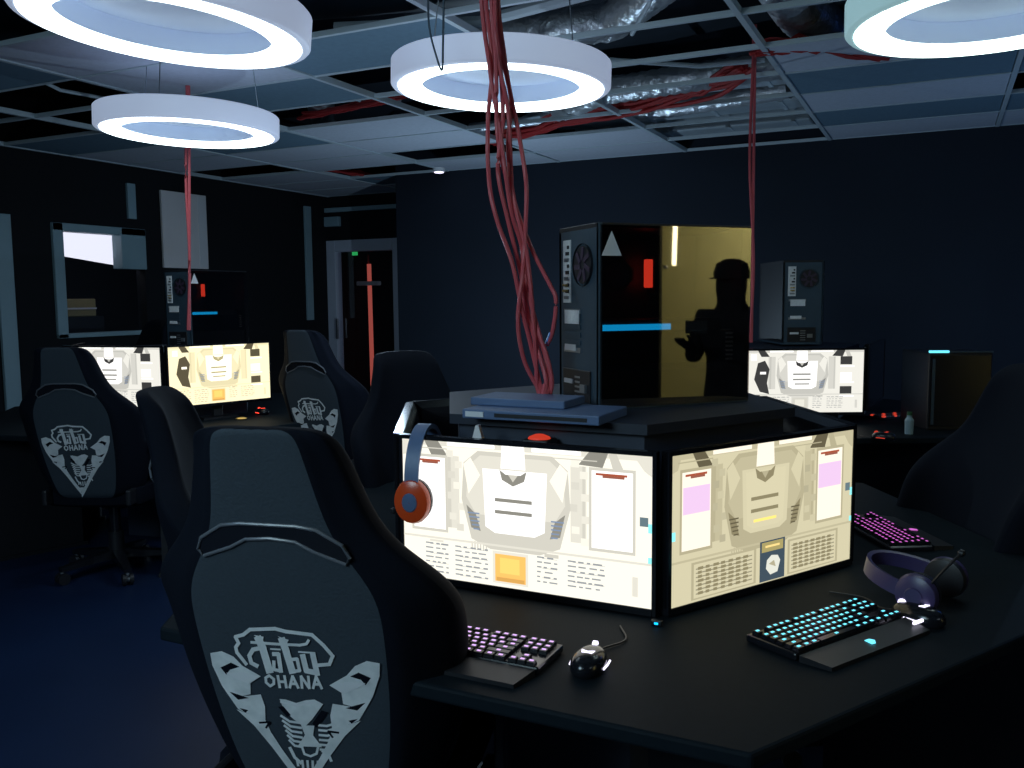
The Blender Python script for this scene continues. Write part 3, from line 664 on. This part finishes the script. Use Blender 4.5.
for k, c in enumerate(cabs):
    zz = [2.32+.02*math.sin(k*2+i) for i in range(len(c))]
    P = [camp(px, py, z) for (px, py), z in zip(c, zz)]; top = P[0].copy(); P = [Vector((top.x+.01*k, top.y+.03, 2.95))]+[Vector((p.x, p.y, max(p.z, 1.151))) for p in P]
    P = [P[0]]+[p for p in P[1:] if p.z < 2.9]
    root = empty('network_cable'); tag(root, CL7[k], 'cable', 'red cables hanging over the near desk')
    b = MB(); b.tube(cat_rom(P), .0058, 'red', 7); b.build('cable', root, True)
    e = P[-1]; e0 = P[-2]; d = (e0-e).normalized(); b = MB()
    b.tube([e+d*.002+Vector((0, 0, .002)), e+d*.035+Vector((0, 0, .002))], .007, 'bluecable' if k == 2 else 'red', 6); b.build('plug', root)
def hang(px0, py0, px1, py1, z, lab, n_, top=2.95, zmin=1.17):
    for k in range(n_):
        A = camp(px0+k*2, py0, z); B = camp(px1+k*1.5, py1, z); B.z = max(B.z, zmin)
        P = [Vector((A.x, A.y, top)), A, A.lerp(B, .35)+Vector((.012*(k-1), 0, 0)), A.lerp(B, .7)-Vector((.015*(k-1), 0, 0)), B]
        b = MB(); b.tube(cat_rom(P, 6), .0085, 'red', 6); tag(b.build('network_cable', smooth=True), lab[k], 'cable')
hang(753, 62, 750, 345, 5.1, ['thin red cable hanging right of the big near computer, left strand', 'thin red cable hanging right of the big near computer, right strand'], 2)
hang(187, 95, 188, 330, 5.35, ['red cable hanging in front of the smallest ring lamp, left strand', 'red cable hanging in front of the smallest ring lamp, right strand'], 2)
b = MB(); P = [camp(p, q, 3.2) for p, q in ((428, -20), (429, 25), (436, 55), (442, 70), (443, 45), (444, -20))]; b.tube(cat_rom(P), .004, 'greycable', 6)
tag(b.build('loose_wire', smooth=True), 'thin grey wire loop hanging before the middle ring lamp', 'wire')

# ------------------------------------------------------------------ gaming chairs
PROF = [(.44, .20, .10), (.50, .245, .12), (.60, .275, .13), (.70, .295, .135), (.80, .303, .13), (.86, .305, .12), (.91, .298, .11), (.955, .265, .10), (1.0, .215, .09), (1.05, .178, .085), (1.12, .156, .08), (1.18, .138, .075), (1.21, .128, .06), (1.228, .10, .035)]
def yb(h): return -.28-.27*(h-.5)
def back_loop(h, hw, th):
    y = yb(h); pl = hw*.66; wing = .045+.05*min(1, max(0, (.95-h)/.1)) if h < .96 else .035
    if h > 1.2: wing *= .5
    P = [(-pl, 0), (-pl*.5, 0), (0, 0), (pl*.5, 0), (pl, 0), (pl+.02*(hw/.28), .012), (hw*.93, wing*.7), (hw, wing), (hw, wing+th*.45), (hw*.93, wing+th*.7), (hw*.8, wing+th*.62), (pl, th*.95), (pl*.5, th*.8), (0, th*.78)]
    P += [(-x, d) for x, d in reversed(P[5:13])]
    return [(x, y+d, h) for x, d in P]
def emblem_into(mb):
    sx, sz = .000430, .000455; H0 = .843
    def mp(p, k=0): 
        yy = p[1]-(p[0]-490)*.075; xx = p[0]-(p[1]-300)*.10
        h = H0-(yy-120)*sz; return ((xx-490)*sx, yb(h)-.0022-.0003*k, h)
    def poly(pts, m='emblem', k=0): mb.add([mp(p, k) for p in pts], [list(range(len(pts)))], m)
    def stroke(pts, wd, m='emblem', k=0):
        for i in range(len(pts)-1):
            a = Vector(pts[i]); c = Vector(pts[i+1]); d = (c-a)
            if d.length < 1e-6: continue
            d.normalize(); n_ = Vector((-d.y, d.x))*wd/2; a = a-d*wd*.25; c = c+d*wd*.25
            poly([a+n_, c+n_, c-n_, a-n_], m, k+.01*i)
    stroke([(265, 292), (225, 235), (222, 210), (238, 190), (226, 160), (265, 150), (300, 125), (420, 120), (470, 133), (590, 147), (640, 195), (680, 245), (662, 285), (610, 290)], 17)
    # letters of the word: t a b u with a long cross stroke and a macron
    stroke([(335, 165), (352, 210), (375, 325)], 36); poly([(315, 150), (362, 158), (355, 185)]); stroke([(300, 185), (420, 192), (530, 196), (562, 190), (574, 172)], 13, k=1)
    stroke([(352, 210), (305, 220), (284, 250), (290, 285), (318, 300)], 20)
    stroke([(400, 240), (425, 240), (430, 325)], 20); stroke([(400, 275), (397, 315), (430, 322)], 16); stroke([(390, 216), (436, 218)], 8)
    stroke([(448, 170), (462, 220), (485, 325)], 34); poly([(430, 155), (480, 172), (470, 190)]); stroke([(485, 265), (512, 262), (520, 318), (490, 322)], 16)
    stroke([(540, 245), (552, 318), (590, 325)], 26); stroke([(588, 240), (602, 335)], 26); stroke([(522, 228), (598, 232)], 8)
    # second word O H A N A
    def L(x, segs, wd=13):
        for s_ in segs: stroke([(x+a*46, 345+b_*58) for a, b_ in s_], wd)
    L(348, [[(.1, .2), (.5, 0), (.95, .3), (.9, .7), (.5, .9), (.1, .6), (.1, .2)]]); L(408, [[(.1, 0), (.2, 1)], [(.8, 0), (.9, 1)], [(.1, .5), (.8, .5)]])
    L(463, [[(.05, 1), (.45, 0), (.95, 1)], [(.2, .65), (.8, .65)]]); L(520, [[(.1, 1), (.1, 0), (.85, 1), (.85, 0)]]); L(575, [[(.05, 1), (.45, 0), (.95, 1)], [(.2, .65), (.8, .65)]])
    # carved mask: left and right wings to a point below
    for sgn in (1, -1):
        def mr(P): return P if sgn == 1 else [(985-x, y+36) for x, y in P]
        poly(mr([(92, 240), (150, 230), (205, 255), (245, 300), (330, 350), (275, 385), (200, 370), (120, 330), (95, 300)]))
        poly(mr([(95, 300), (200, 360), (275, 385), (270, 440), (215, 455), (130, 400)]))
        poly(mr([(130, 400), (215, 455), (320, 440), (335, 500), (330, 575), (200, 520), (170, 470)]))
        poly(mr([(190, 520), (330, 570), (355, 640), (300, 640), (270, 600)]))
        poly(mr([(270, 600), (340, 610), (400, 720), (450, 800), (492, 860), (492, 925), (440, 850), (350, 710)]))
        poly(mr([(135, 310), (190, 285), (230, 305), (180, 320), (160, 345)]), 'fabricdark', 1); poly(mr([(165, 430), (260, 460), (205, 470)]), 'fabricdark', 1)
        poly(mr([(205, 512), (250, 522), (235, 536)]), 'fabricdark', 1); stroke(mr([(300, 585), (350, 580), (330, 610)]), 10, 'fabricdark', 1)
        poly(mr([(160, 335), (250, 330), (325, 352), (265, 388), (200, 362)]), 'white', 2)
    # face
    poly([(410, 460), (440, 462), (490, 478), (540, 462), (580, 458), (620, 480), (590, 520), (560, 560), (520, 600), (470, 560), (430, 520)])
    stroke([(415, 475), (490, 492), (580, 470)], 9, 'white', 1); poly([(400, 500), (425, 495), (460, 540), (440, 550)], 'fabricdark', 1); poly([(640, 520), (610, 510), (560, 580), (580, 600)], 'fabricdark', 1)
    poly([(505, 590), (570, 590), (560, 640), (600, 700), (480, 700), (520, 640)])
    for k in range(6):
        y = 545+k*25; stroke([(410+k*6, y), (450+k*3, y+28), (505, y+34)], 12); stroke([(680-k*4, y+28), (630, y+44), (590, y+42)], 12)
    stroke([(500, 700), (510, 740), (540, 750), (570, 735), (580, 700)], 12); stroke([(600, 720), (630, 740), (640, 770)], 14); stroke([(440, 710), (460, 760), (490, 790)], 16)
    for k in range(5): stroke([(470+k*26, 775), (474+k*24, 820-abs(k-2)*8)], 12)
    poly([(455, 840), (560, 840), (508, 905)])
CASTMESH = None
def make_chair():
    root = empty('gaming_chair')
    b = MB(); b.loops([back_loop(*p) for p in PROF], 'fabric'); o = b.build('backrest', root, True); back_ = o
    o.data.materials.append(M['fabricdark'])
    k_ = 22
    for p in o.data.polygons:
        c = p.center
        hw = .12
        for i in range(len(PROF)-1):
            if PROF[i][0] <= c.z <= PROF[i+1][0]: t = (c.z-PROF[i][0])/(PROF[i+1][0]-PROF[i][0]); hw = PROF[i][1]*(1-t)+PROF[i+1][1]*t
        if c.y > yb(c.z)+.004: p.material_index = 1
    sd = o.modifiers.new('sub', 'SUBSURF'); sd.levels = 1; sd.render_levels = 2
    # shoulder opening: flat dark plate as the shade inside it, and moulded rim
    rim = [(-.138, .995), (-.128, 1.018), (-.085, 1.045), (-.05, 1.050), (.05, 1.050), (.085, 1.045), (.128, 1.018), (.138, .995), (.13, .982), (.075, 1.003), (.045, 1.020), (.0, 1.024), (-.045, 1.020), (-.075, 1.003), (-.13, .982)]
    rim = [(x*1.06, h) for x, h in rim]
    b = MB(); b.tube([(x, yb(h)-.001, h) for x, h in rim], .0035, 'seam', 8, closed=True); b.build('slot_rim', back_, True)
    b = MB()
    vs = [(x, yb(h)-.0012, h) for x, h in rim]; n2 = len(vs); vs += [(x*.9, yb(h)+.006, h) for x, h in rim]
    cc = [0, 1, 2, 3, 4, 5, 6, 7, 8, 9, 10, 11, 12, 13, 14]
    b.add(vs[:n2], [cc], 'gloss'); b.build('shoulder_slot', back_)
    b = MB(); emblem_into(b); b.build('back_emblem', back_)
    # seat
    b = MB(); L = []
    for (z, s_) in ((.40, .88), (.415, .97), (.45, 1.0), (.475, .98), (.485, .9)):
        L.append([(x*s_, y*s_+.0, z+(0.02 if abs(x) > .2 and z > .45 else 0)) for x, y in [(-.25, -.22), (-.12, -.25), (.12, -.25), (.25, -.22), (.27, 0), (.26, .2), (.18, .25), (-.18, .25), (-.26, .2), (-.27, 0)]])
    b.loops(L, 'fabricdark'); o = b.build('seat', root, True)
    for s_ in (-1, 1):
        b = MB(); b.box((s_*.27, -.03, .40), (s_*.31, .03, .42), 'black'); b.box((s_*.30, -.03, .40), (s_*.325, .03, .63), 'black', bev=.005); b.build('armrest_post', root)
        b = MB(); b.box((s_*.27, -.13, .63), (s_*.355, .13, .655), 'black', bev=.01); b.build('armrest', root)
        b = MB(); b.box((s_*.20, -.29, .42), (s_*.225, -.18, .50), 'black', bev=.008); b.build('hinge', root)
    b = MB(); b.box((-.12, -.12, .375), (.12, .12, .402), 'black'); b.cyl((0, 0, .10), (0, 0, .38), .028, 'gloss', 14); b.cyl((0, 0, .09), (0, 0, .22), .04, 'black', 14); b.build('gas_lift', root, True)
    b = MB()
    for k in range(5):
        T = Matrix.Rotation(2*math.pi*k/5+.3, 4, 'Z'); b.loops([[(.02, -.03, .08), (.02, .03, .08), (.02, .03, .125), (.02, -.03, .125)], [(.30, -.018, .066), (.30, .018, .066), (.30, .018, .088), (.30, -.018, .088)]], 'gloss', True, T)
    b.build('base', root)
    for k in range(5):
        a = 2*math.pi*k/5+.3; b = MB(); c = Vector((.29*math.cos(a), .29*math.sin(a), .03)); t = Vector((-math.sin(a), math.cos(a), 0))
        for s_ in (-1, 1): b.cyl(c+t*s_*.008, c+t*s_*.026, .03, 'black', 16)
        cs = b.build('caster', root); b = MB(); b.cyl(c-t*.01, c+t*.01, .014, 'steel', 10); b.cyl(c+Vector((0, 0, .02)), c+Vector((0, 0, .045)), .01, 'steel', 8); b.build('caster_stem', cs)
    return root
ch = make_chair(); GC = 'gaming chairs with the silver mask emblem'
tag(ch, 'large charcoal gaming chair seen from behind, its silver emblem biggest, in the foreground', 'chair', GC); put(ch, -1.14, 1.58, 0, R(13))
def chair(x, y, rz, lab, dz=0):
    c = copy_tree(ch); put(c, x, y, 0, rz); c['label'] = lab; 
    if dz:
        for o in c.children:
            if o.name.split('.')[0] not in ('base', 'caster'): o.location.z += dz
    return c
x, y = camxy(-2.30, 4.25); chair(x+.0, y+.40, R(24), 'gaming chair with a silver emblem in front of the far white screen, at the left')
x, y = camxy(-1.13, 4.8); chair(x, y+.45, R(-4), 'dark gaming chair right of the far golden screen, before the glass door', .05)
chair(-1.60, 2.82, R(-120), 'dark gaming chair seen beyond the left end of the near left screen', .0)
chair(-1.64, 2.03, R(-60), 'gaming chair in profile just left of the foreground chair', -.035)
chair(-.12, 2.83, R(120), 'very dark gaming chair at the right edge beyond the keyboards', .0)
x, y = camxy(-2.95, 6.4); chair(x, y, R(170), 'distant chair whose top shows above the emblem chair at the left', .07)

# ------------------------------------------------------------------ keyboards
KEYM = {}
def key_mesh(w_, led):
    kk = (round(w_, 4), led)
    if kk in KEYM: return KEYM[kk]
    b = MB(); g_ = .0016; h = .0155
    b.loops([[(g_*.5, g_*.5, 0), (w_-g_*.5, g_*.5, 0), (w_-g_*.5, h+.001, 0), (g_*.5, h+.001, 0)], [(g_+.001, g_+.0015, .007), (w_-g_-.001, g_+.0015, .007), (w_-g_-.001, h-.001, .0078), (g_+.001, h-.001, .0078)]], 'gloss')
    c = w_/2; lw = .0040
    b.box((c-lw, .0070, .0074), (c+lw, .0120, .0082), led)
    o = b.build('key'); me = o.data; bpy.data.objects.remove(o); KEYM[kk] = me; return me
ROWS = [([1]+[0]+[1]*4+[-.5]+[1]*4+[-.5]+[1]*4+[-.3]+[1]*3), ([1]*13+[2]+[-.3]+[1]*3), ([1.5]+[1]*12+[1.5]+[-.3]+[1]*3), ([1.75]+[1]*11+[2.25]), ([2.25]+[1]*10+[2.75]+[-1.3]+[1]), ([1.25]*3+[6.25]+[1.25]*4+[-.3]+[1]*3)]
def make_keyboard(led, dark=()):
    root = empty('keyboard'); U = .0188; W_ = 18.3*U
    b = MB(); b.box((-W_/2-.008, -.058, 0), (W_/2+.008, .066, .016), 'gloss', bev=.004); b.build('keyboard_case', root)
    b = MB(); b.loops([[(-W_/2-.004, -.062, 0), (W_/2+.004, -.062, 0), (W_/2+.004, -.062, .014), (-W_/2-.004, -.062, .014)], [(-W_/2+.01, -.125, 0), (W_/2-.01, -.125, 0), (W_/2-.01, -.125, .008), (-W_/2+.01, -.125, .008)]], 'black'); pr = b.build('palm_rest', root)
    b = MB(); b.prism([(-.010, -.106), (.0, -.108), (.012, -.098), (.008, -.088), (-.006, -.087)], .0115, .0128, led); b.build('badge_light', pr)
    for r, row in enumerate(ROWS):
        x = -W_/2; y = .066-.006-(r+1)*U*1.02-(0.0 if r == 0 else .003)
        for w_ in row:
            if w_ == 0: x += U*.9; continue
            if w_ < 0: x += -w_*U; continue
            o = bpy.data.objects.new('key', key_mesh(w_*U, led)); COL.objects.link(o); o.parent = root; o.location = (x, y, .0165); x += w_*U
    return root
DZ1 = DZ+.0005
def place_kb(led, deg, dist, side, lab, turn=0):
    o = make_keyboard(led); x, y, rz = station(CX, CY, 0, deg, dist, side); put(o, x, y, DZ1, rz+turn); tag(o, lab, 'keyboard', 'lit keyboards on the near desk'); return o
place_kb('purpleled', -90, .91, .035, 'keyboard with pale purple lit keys below the near left screen')
place_kb('cyanled', -30, .845, -.11, 'keyboard with cyan lit keys in front of the near right screen', R(0))
place_kb('magentaled', 30, .80, -.07, 'keyboard with magenta lit keys partly hidden behind the near right screen')
def simple_kb(px, py, led, lab, rz):
    x, y = onZ(px, py, DZ+.02); root = empty('keyboard', (x, y, DZ1), rz); tag(root, lab, 'keyboard')
    b = MB(); b.box((-.18, -.06, 0), (.18, .06, .016), 'gloss', bev=.004); b.build('keyboard_case', root)
    b = MB()
    for r in range(5):
        for k in range(16): b.box((-.17+k*.0212, -.05+r*.02, .016), (-.154+k*.0212, -.034+r*.02, .023), led if (k+r*3) % 4 == 0 else 'black')
    b.build('keys', root)
simple_kb(899, 414, 'dimred', 'far keyboard glowing dim red, right of the near right screen', R(50))

def make_mouse(led, mark=True):
    root = empty('mouse'); b = MB(); L = []
    for (z, s_) in ((0, .92), (.008, 1.0), (.020, .96), (.031, .78), (.037, .45), (.0385, .15)):
        L.append([(.033*s_*math.cos(t)*(1-.12*math.sin(t)), .060*s_*math.sin(t)-.006*(z/.037), z) for t in [2*math.pi*j/20 for j in range(20)]])
    b.loops(L, 'gloss'); sh_ = b.build('shell', root, True)
    b = MB(); b.cyl((-.004, .034, .030), (.004, .034, .030), .010, led, 12); b.build('scroll_wheel', root, True)
    if mark:
        b = MB(); b.prism([(-.010, -.022), (.010, -.022), (.013, -.010), (.0, -.015), (-.013, -.010)], .0375, .0392, led); b.build('palm_light', sh_)
        for s_ in (-1, 1): b = MB(); b.tube([(s_*.0335, .02, .011), (s_*.035, 0, .012), (s_*.033, -.022, .011)], .0022, led, 6); b.build('side_light', sh_)
    b = MB(); b.tube(cat_rom([(0, .055, .008), (.0, .09, .004), (.03, .15, .003), (.0, .22, .003)], 5), .002, 'black', 6); b.build('cord', root, True)
    return root
x, y = onZ(590, 668, DZ); o = make_mouse('whiteled'); put(o, x, y, DZ1, R(4)); tag(o, 'black mouse with a white lit mark, right of the purple lit keyboard', 'mouse')
x, y = onZ(917, 621, DZ); o = make_mouse('whiteled'); put(o, x, y, DZ1, R(60)); tag(o, 'mouse with bright white violet light bars, right of the cyan lit keyboard', 'mouse')
b = MB(); b.box((-.062, -.032, .013), (-.005, -.026, .020), 'whiteled', bev=.002); o2 = b.build('front_light', o)
b = MB(); b.lathe([(.001, .034), (.008, .034), (.011, .026), (.011, .02)], 'whiteled', 12, Matrix.Translation((.024, .0, 0))); b.build('thumb_light', o)
x, y = onZ(262, 411, DZ+.02); o = make_mouse('redled'); put(o, x, y, DZ1, R(70)); tag(o, 'far mouse glowing red below the golden screen', 'mouse')
x, y = onZ(877, 441, DZ+.01); o = make_mouse('dimred'); put(o, x+.02, y+.12, DZ1, R(70)); tag(o, 'far mouse glowing dim red just right of the near right screen', 'mouse')
x, y = onZ(241, 416, DZ+.02); b = MB(); b.lathe([(.03, 0), (.034, .006), (.02, .012), (.001, .013)], 'gold', 16, Matrix.Translation((x, y, DZ1)), True); tag(b.build('coaster'), 'tiny brass coloured disc on the desk below the golden screen', 'coaster')
x, y = onZ(657, 621, DZ+.01); b = MB(); b.box((x-.012, y-.006, DZ1), (x+.012, y+.006, DZ1+.012), 'black', bev=.002); b.box((x-.004, y-.0075, DZ1+.004), (x+.004, y-.006, DZ1+.008), 'blueled'); tag(b.build('usb_receiver'), 'tiny plug with a blue light between the two near screens', 'usb plug')
x, y = onZ(930, 446, DZ); b = MB(); b.lathe([(.02, 0), (.022, .07), (.012, .085), (.012, .095)], 'frame', 14, Matrix.Translation((x-.1, y+.35, DZ1)), True); b.lathe([(.0125, .095), (.0125, .112), (.001, .112)], 'greencap', 14, Matrix.Translation((x-.1, y+.35, DZ1)))
tag(b.build('small_bottle'), 'tiny pale bottle with a green cap below the cyan lit tower', 'bottle')

# ------------------------------------------------------------------ headsets
def make_headset(cup, band, pad='black'):
    # standing arch: cups at x = +-.085, band rises to z .2; origin between the cups at their centre height
    root = empty('headset'); 
    arc = [(.088*math.cos(t)*1.03, 0, .115*math.sin(t)+.03) for t in [math.pi*j/16 for j in range(17)]]
    b = MB(); L = []
    for i, p in enumerate(arc):
        t = math.pi*i/16; nx, nz = math.cos(t), math.sin(t); L.append([(p[0]-nx*.005, -.016, p[2]-nz*.005), (p[0]+nx*.005, -.018, p[2]+nz*.005), (p[0]+nx*.005, .018, p[2]+nz*.005), (p[0]-nx*.005, .016, p[2]-nz*.005)])
    b.loops(L, band); b.build('headband', root, True)
    for s_ in (-1, 1):
        T = Matrix.Translation((s_*.082, 0, 0)) @ Matrix.Rotation(s_*R(90), 4, 'Y')
        b = MB(); b.lathe([(.030, -.022), (.044, -.018), (.046, -.004), (.030, -.002)], pad, 24, T, True); b.build('ear_pad', root, True)
        b = MB(); b.lathe([(.044, -.003), (.047, .004), (.043, .018), (.030, .024), (.001, .025)], cup, 24, T); ec = b.build('ear_cup', root, True); b = MB(); b.lathe([(.020, .0255), (.018, .028), (.001, .028)], band, 16, T); b.build('cup_cap', ec, True)
        b = MB(); b.tube([(s_*.088, 0, .03), (s_*.095, 0, .02), (s_*.10, 0, .0)], .006, band, 8); b.build('yoke', root, True)
    b = MB(); b.tube(cat_rom([(-.09, -.03, -.02), (-.08, -.08, -.04), (-.04, -.11, -.05)], 5), .003, 'black', 6); b.lathe([(.001, .008), (.008, .004), (.008, -.004), (.001, -.008)], 'black', 10, Matrix.Translation((-.04, -.11, -.05))); b.build('microphone', root, True)
    return root
# hung over the left corner of the near left monitor, one cup before the screen
hs = make_headset('orangecup', 'box_blue'); tag(hs, 'headset with an orange red cup hanging over the left end of the near left screen', 'headset')
hs.rotation_mode = 'XYZ'; hs.location = (CX-.275, 1.845, .955); hs.rotation_euler = (0, R(0), R(-82)); hs.scale = (.95, 1.0, 1.18)
hs2 = make_headset('violet', 'violet'); tag(hs2, 'dark violet headset lying on the desk behind the lit mouse', 'headset')
x, y = onZ(932, 594, DZ+.03); hs2.rotation_mode = 'XYZ'; hs2.location = (x, y, DZ+.050); hs2.rotation_euler = (R(-78), R(0), R(70))

# ------------------------------------------------------------------ behind the viewer: seen only in the glass side of the tower
def person(x, y, rz):
    root = empty('person', (x, y, 0), rz); tag(root, 'person in a cap and dark clothes, reflected in the glass side of the big computer', 'person')
    J = [((0, 0, .95), .13), ((0, .0, 1.12), .13), ((0, 0, 1.32), .15), ((0, 0, 1.42), .125), ((0, .01, 1.475), .082), ((0, .015, 1.53), .095), ((0, .01, 1.60), .103), ((0, .005, 1.67), .085),
         ((.19, 0, 1.38), .08), ((.24, .04, 1.14), .055), ((.14, .27, 1.18), .034), ((-.19, 0, 1.38), .08), ((-.24, .04, 1.14), .055), ((-.10, .28, 1.22), .034),
         ((.10, 0, .88), .095), ((.11, .02, .50), .062), ((.11, -.01, .10), .042), ((.11, .12, .045), .035), ((-.10, 0, .88), .095), ((-.11, .02, .50), .062), ((-.11, -.01, .10), .042), ((-.11, .12, .045), .035)]
    E = [(0, 1), (1, 2), (2, 3), (3, 4), (4, 5), (5, 6), (6, 7), (2, 8), (8, 9), (9, 10), (2, 11), (11, 12), (12, 13), (0, 14), (14, 15), (15, 16), (16, 17), (0, 18), (18, 19), (19, 20), (20, 21)]
    for hx, base in ((.14, 10), (-.10, 13)):
        p = Vector(J[base][0]); pi = len(J); J.append(((p.x, p.y+.055, p.z+.02), .026)); E.append((base, pi))
        for f in range(4):
            fx = (f-1.5)*.017; a = len(J); J.append(((p.x+fx, p.y+.10, p.z+.035), .0095)); J.append(((p.x+fx*1.05, p.y+.125-.004*abs(f-1.5), p.z+.060), .0085)); E += [(pi, a), (a, a+1)]
        a = len(J); sg = 1 if hx < 0 else -1; J.append(((p.x+sg*.035, p.y+.055, p.z+.05), .010)); J.append(((p.x+sg*.028, p.y+.08, p.z+.075), .009)); E += [(base, a), (a, a+1)]
    me = bpy.data.meshes.new('body'); me.from_pydata([j[0] for j in J], E, []); o = bpy.data.objects.new('body', me); COL.objects.link(o); o.parent = root
    md = o.modifiers.new('skin', 'SKIN'); sv = me.skin_vertices[0].data
    for v, j in zip(sv, J): v.radius = (j[1], j[1]*(.8 if j[0][2] > .9 and j[0][2] < 1.4 and abs(j[0][0]) < .01 else 1))
    sv[0].use_root = True
    sb = o.modifiers.new('sub', 'SUBSURF'); sb.levels = 1; sb.render_levels = 2
    me.materials.append(M['cloth'])
    T = Matrix.Translation((0, .01, 1.645)); b = MB(); b.lathe([(.104, -.03), (.106, .01), (.090, .06), (.045, .085), (.001, .09)], 'cloth', 24, T); b.prism([(-.06, .08), (.06, .08), (.05, .17), (.02, .19), (-.02, .19), (-.05, .17)], 1.615, 1.622, 'cloth'); b.build('cap', root, True)
    b = MB(); b.box((-.05, .38, 1.24), (.09, .39, 1.31), 'black', bev=.004); ph = b.build('phone'); ph.location = (x, y, 0); ph.rotation_euler = (0, 0, rz)
    tag(ph, 'phone held up by the person reflected in the glass', 'phone')
    return root
person(2.1, 2.165, R(115)).scale = (.95, .95, .95)
b = MB(); b.tube([(XR+.6, 1.33, 1.72), (XR+.6, 1.34, 2.12)], .020, 'tube', 12); b.cyl((XR+.6, 1.25, 1.69), (XR+.6, 1.25, 1.72), .024, 'white'); b.cyl((XR+.6, 1.27, 2.12), (XR+.6, 1.27, ZC), .006, 'white')
tag(b.build('tube_light', smooth=True), 'upright warm tube light seen reflected in the glass of the big computer', 'light')
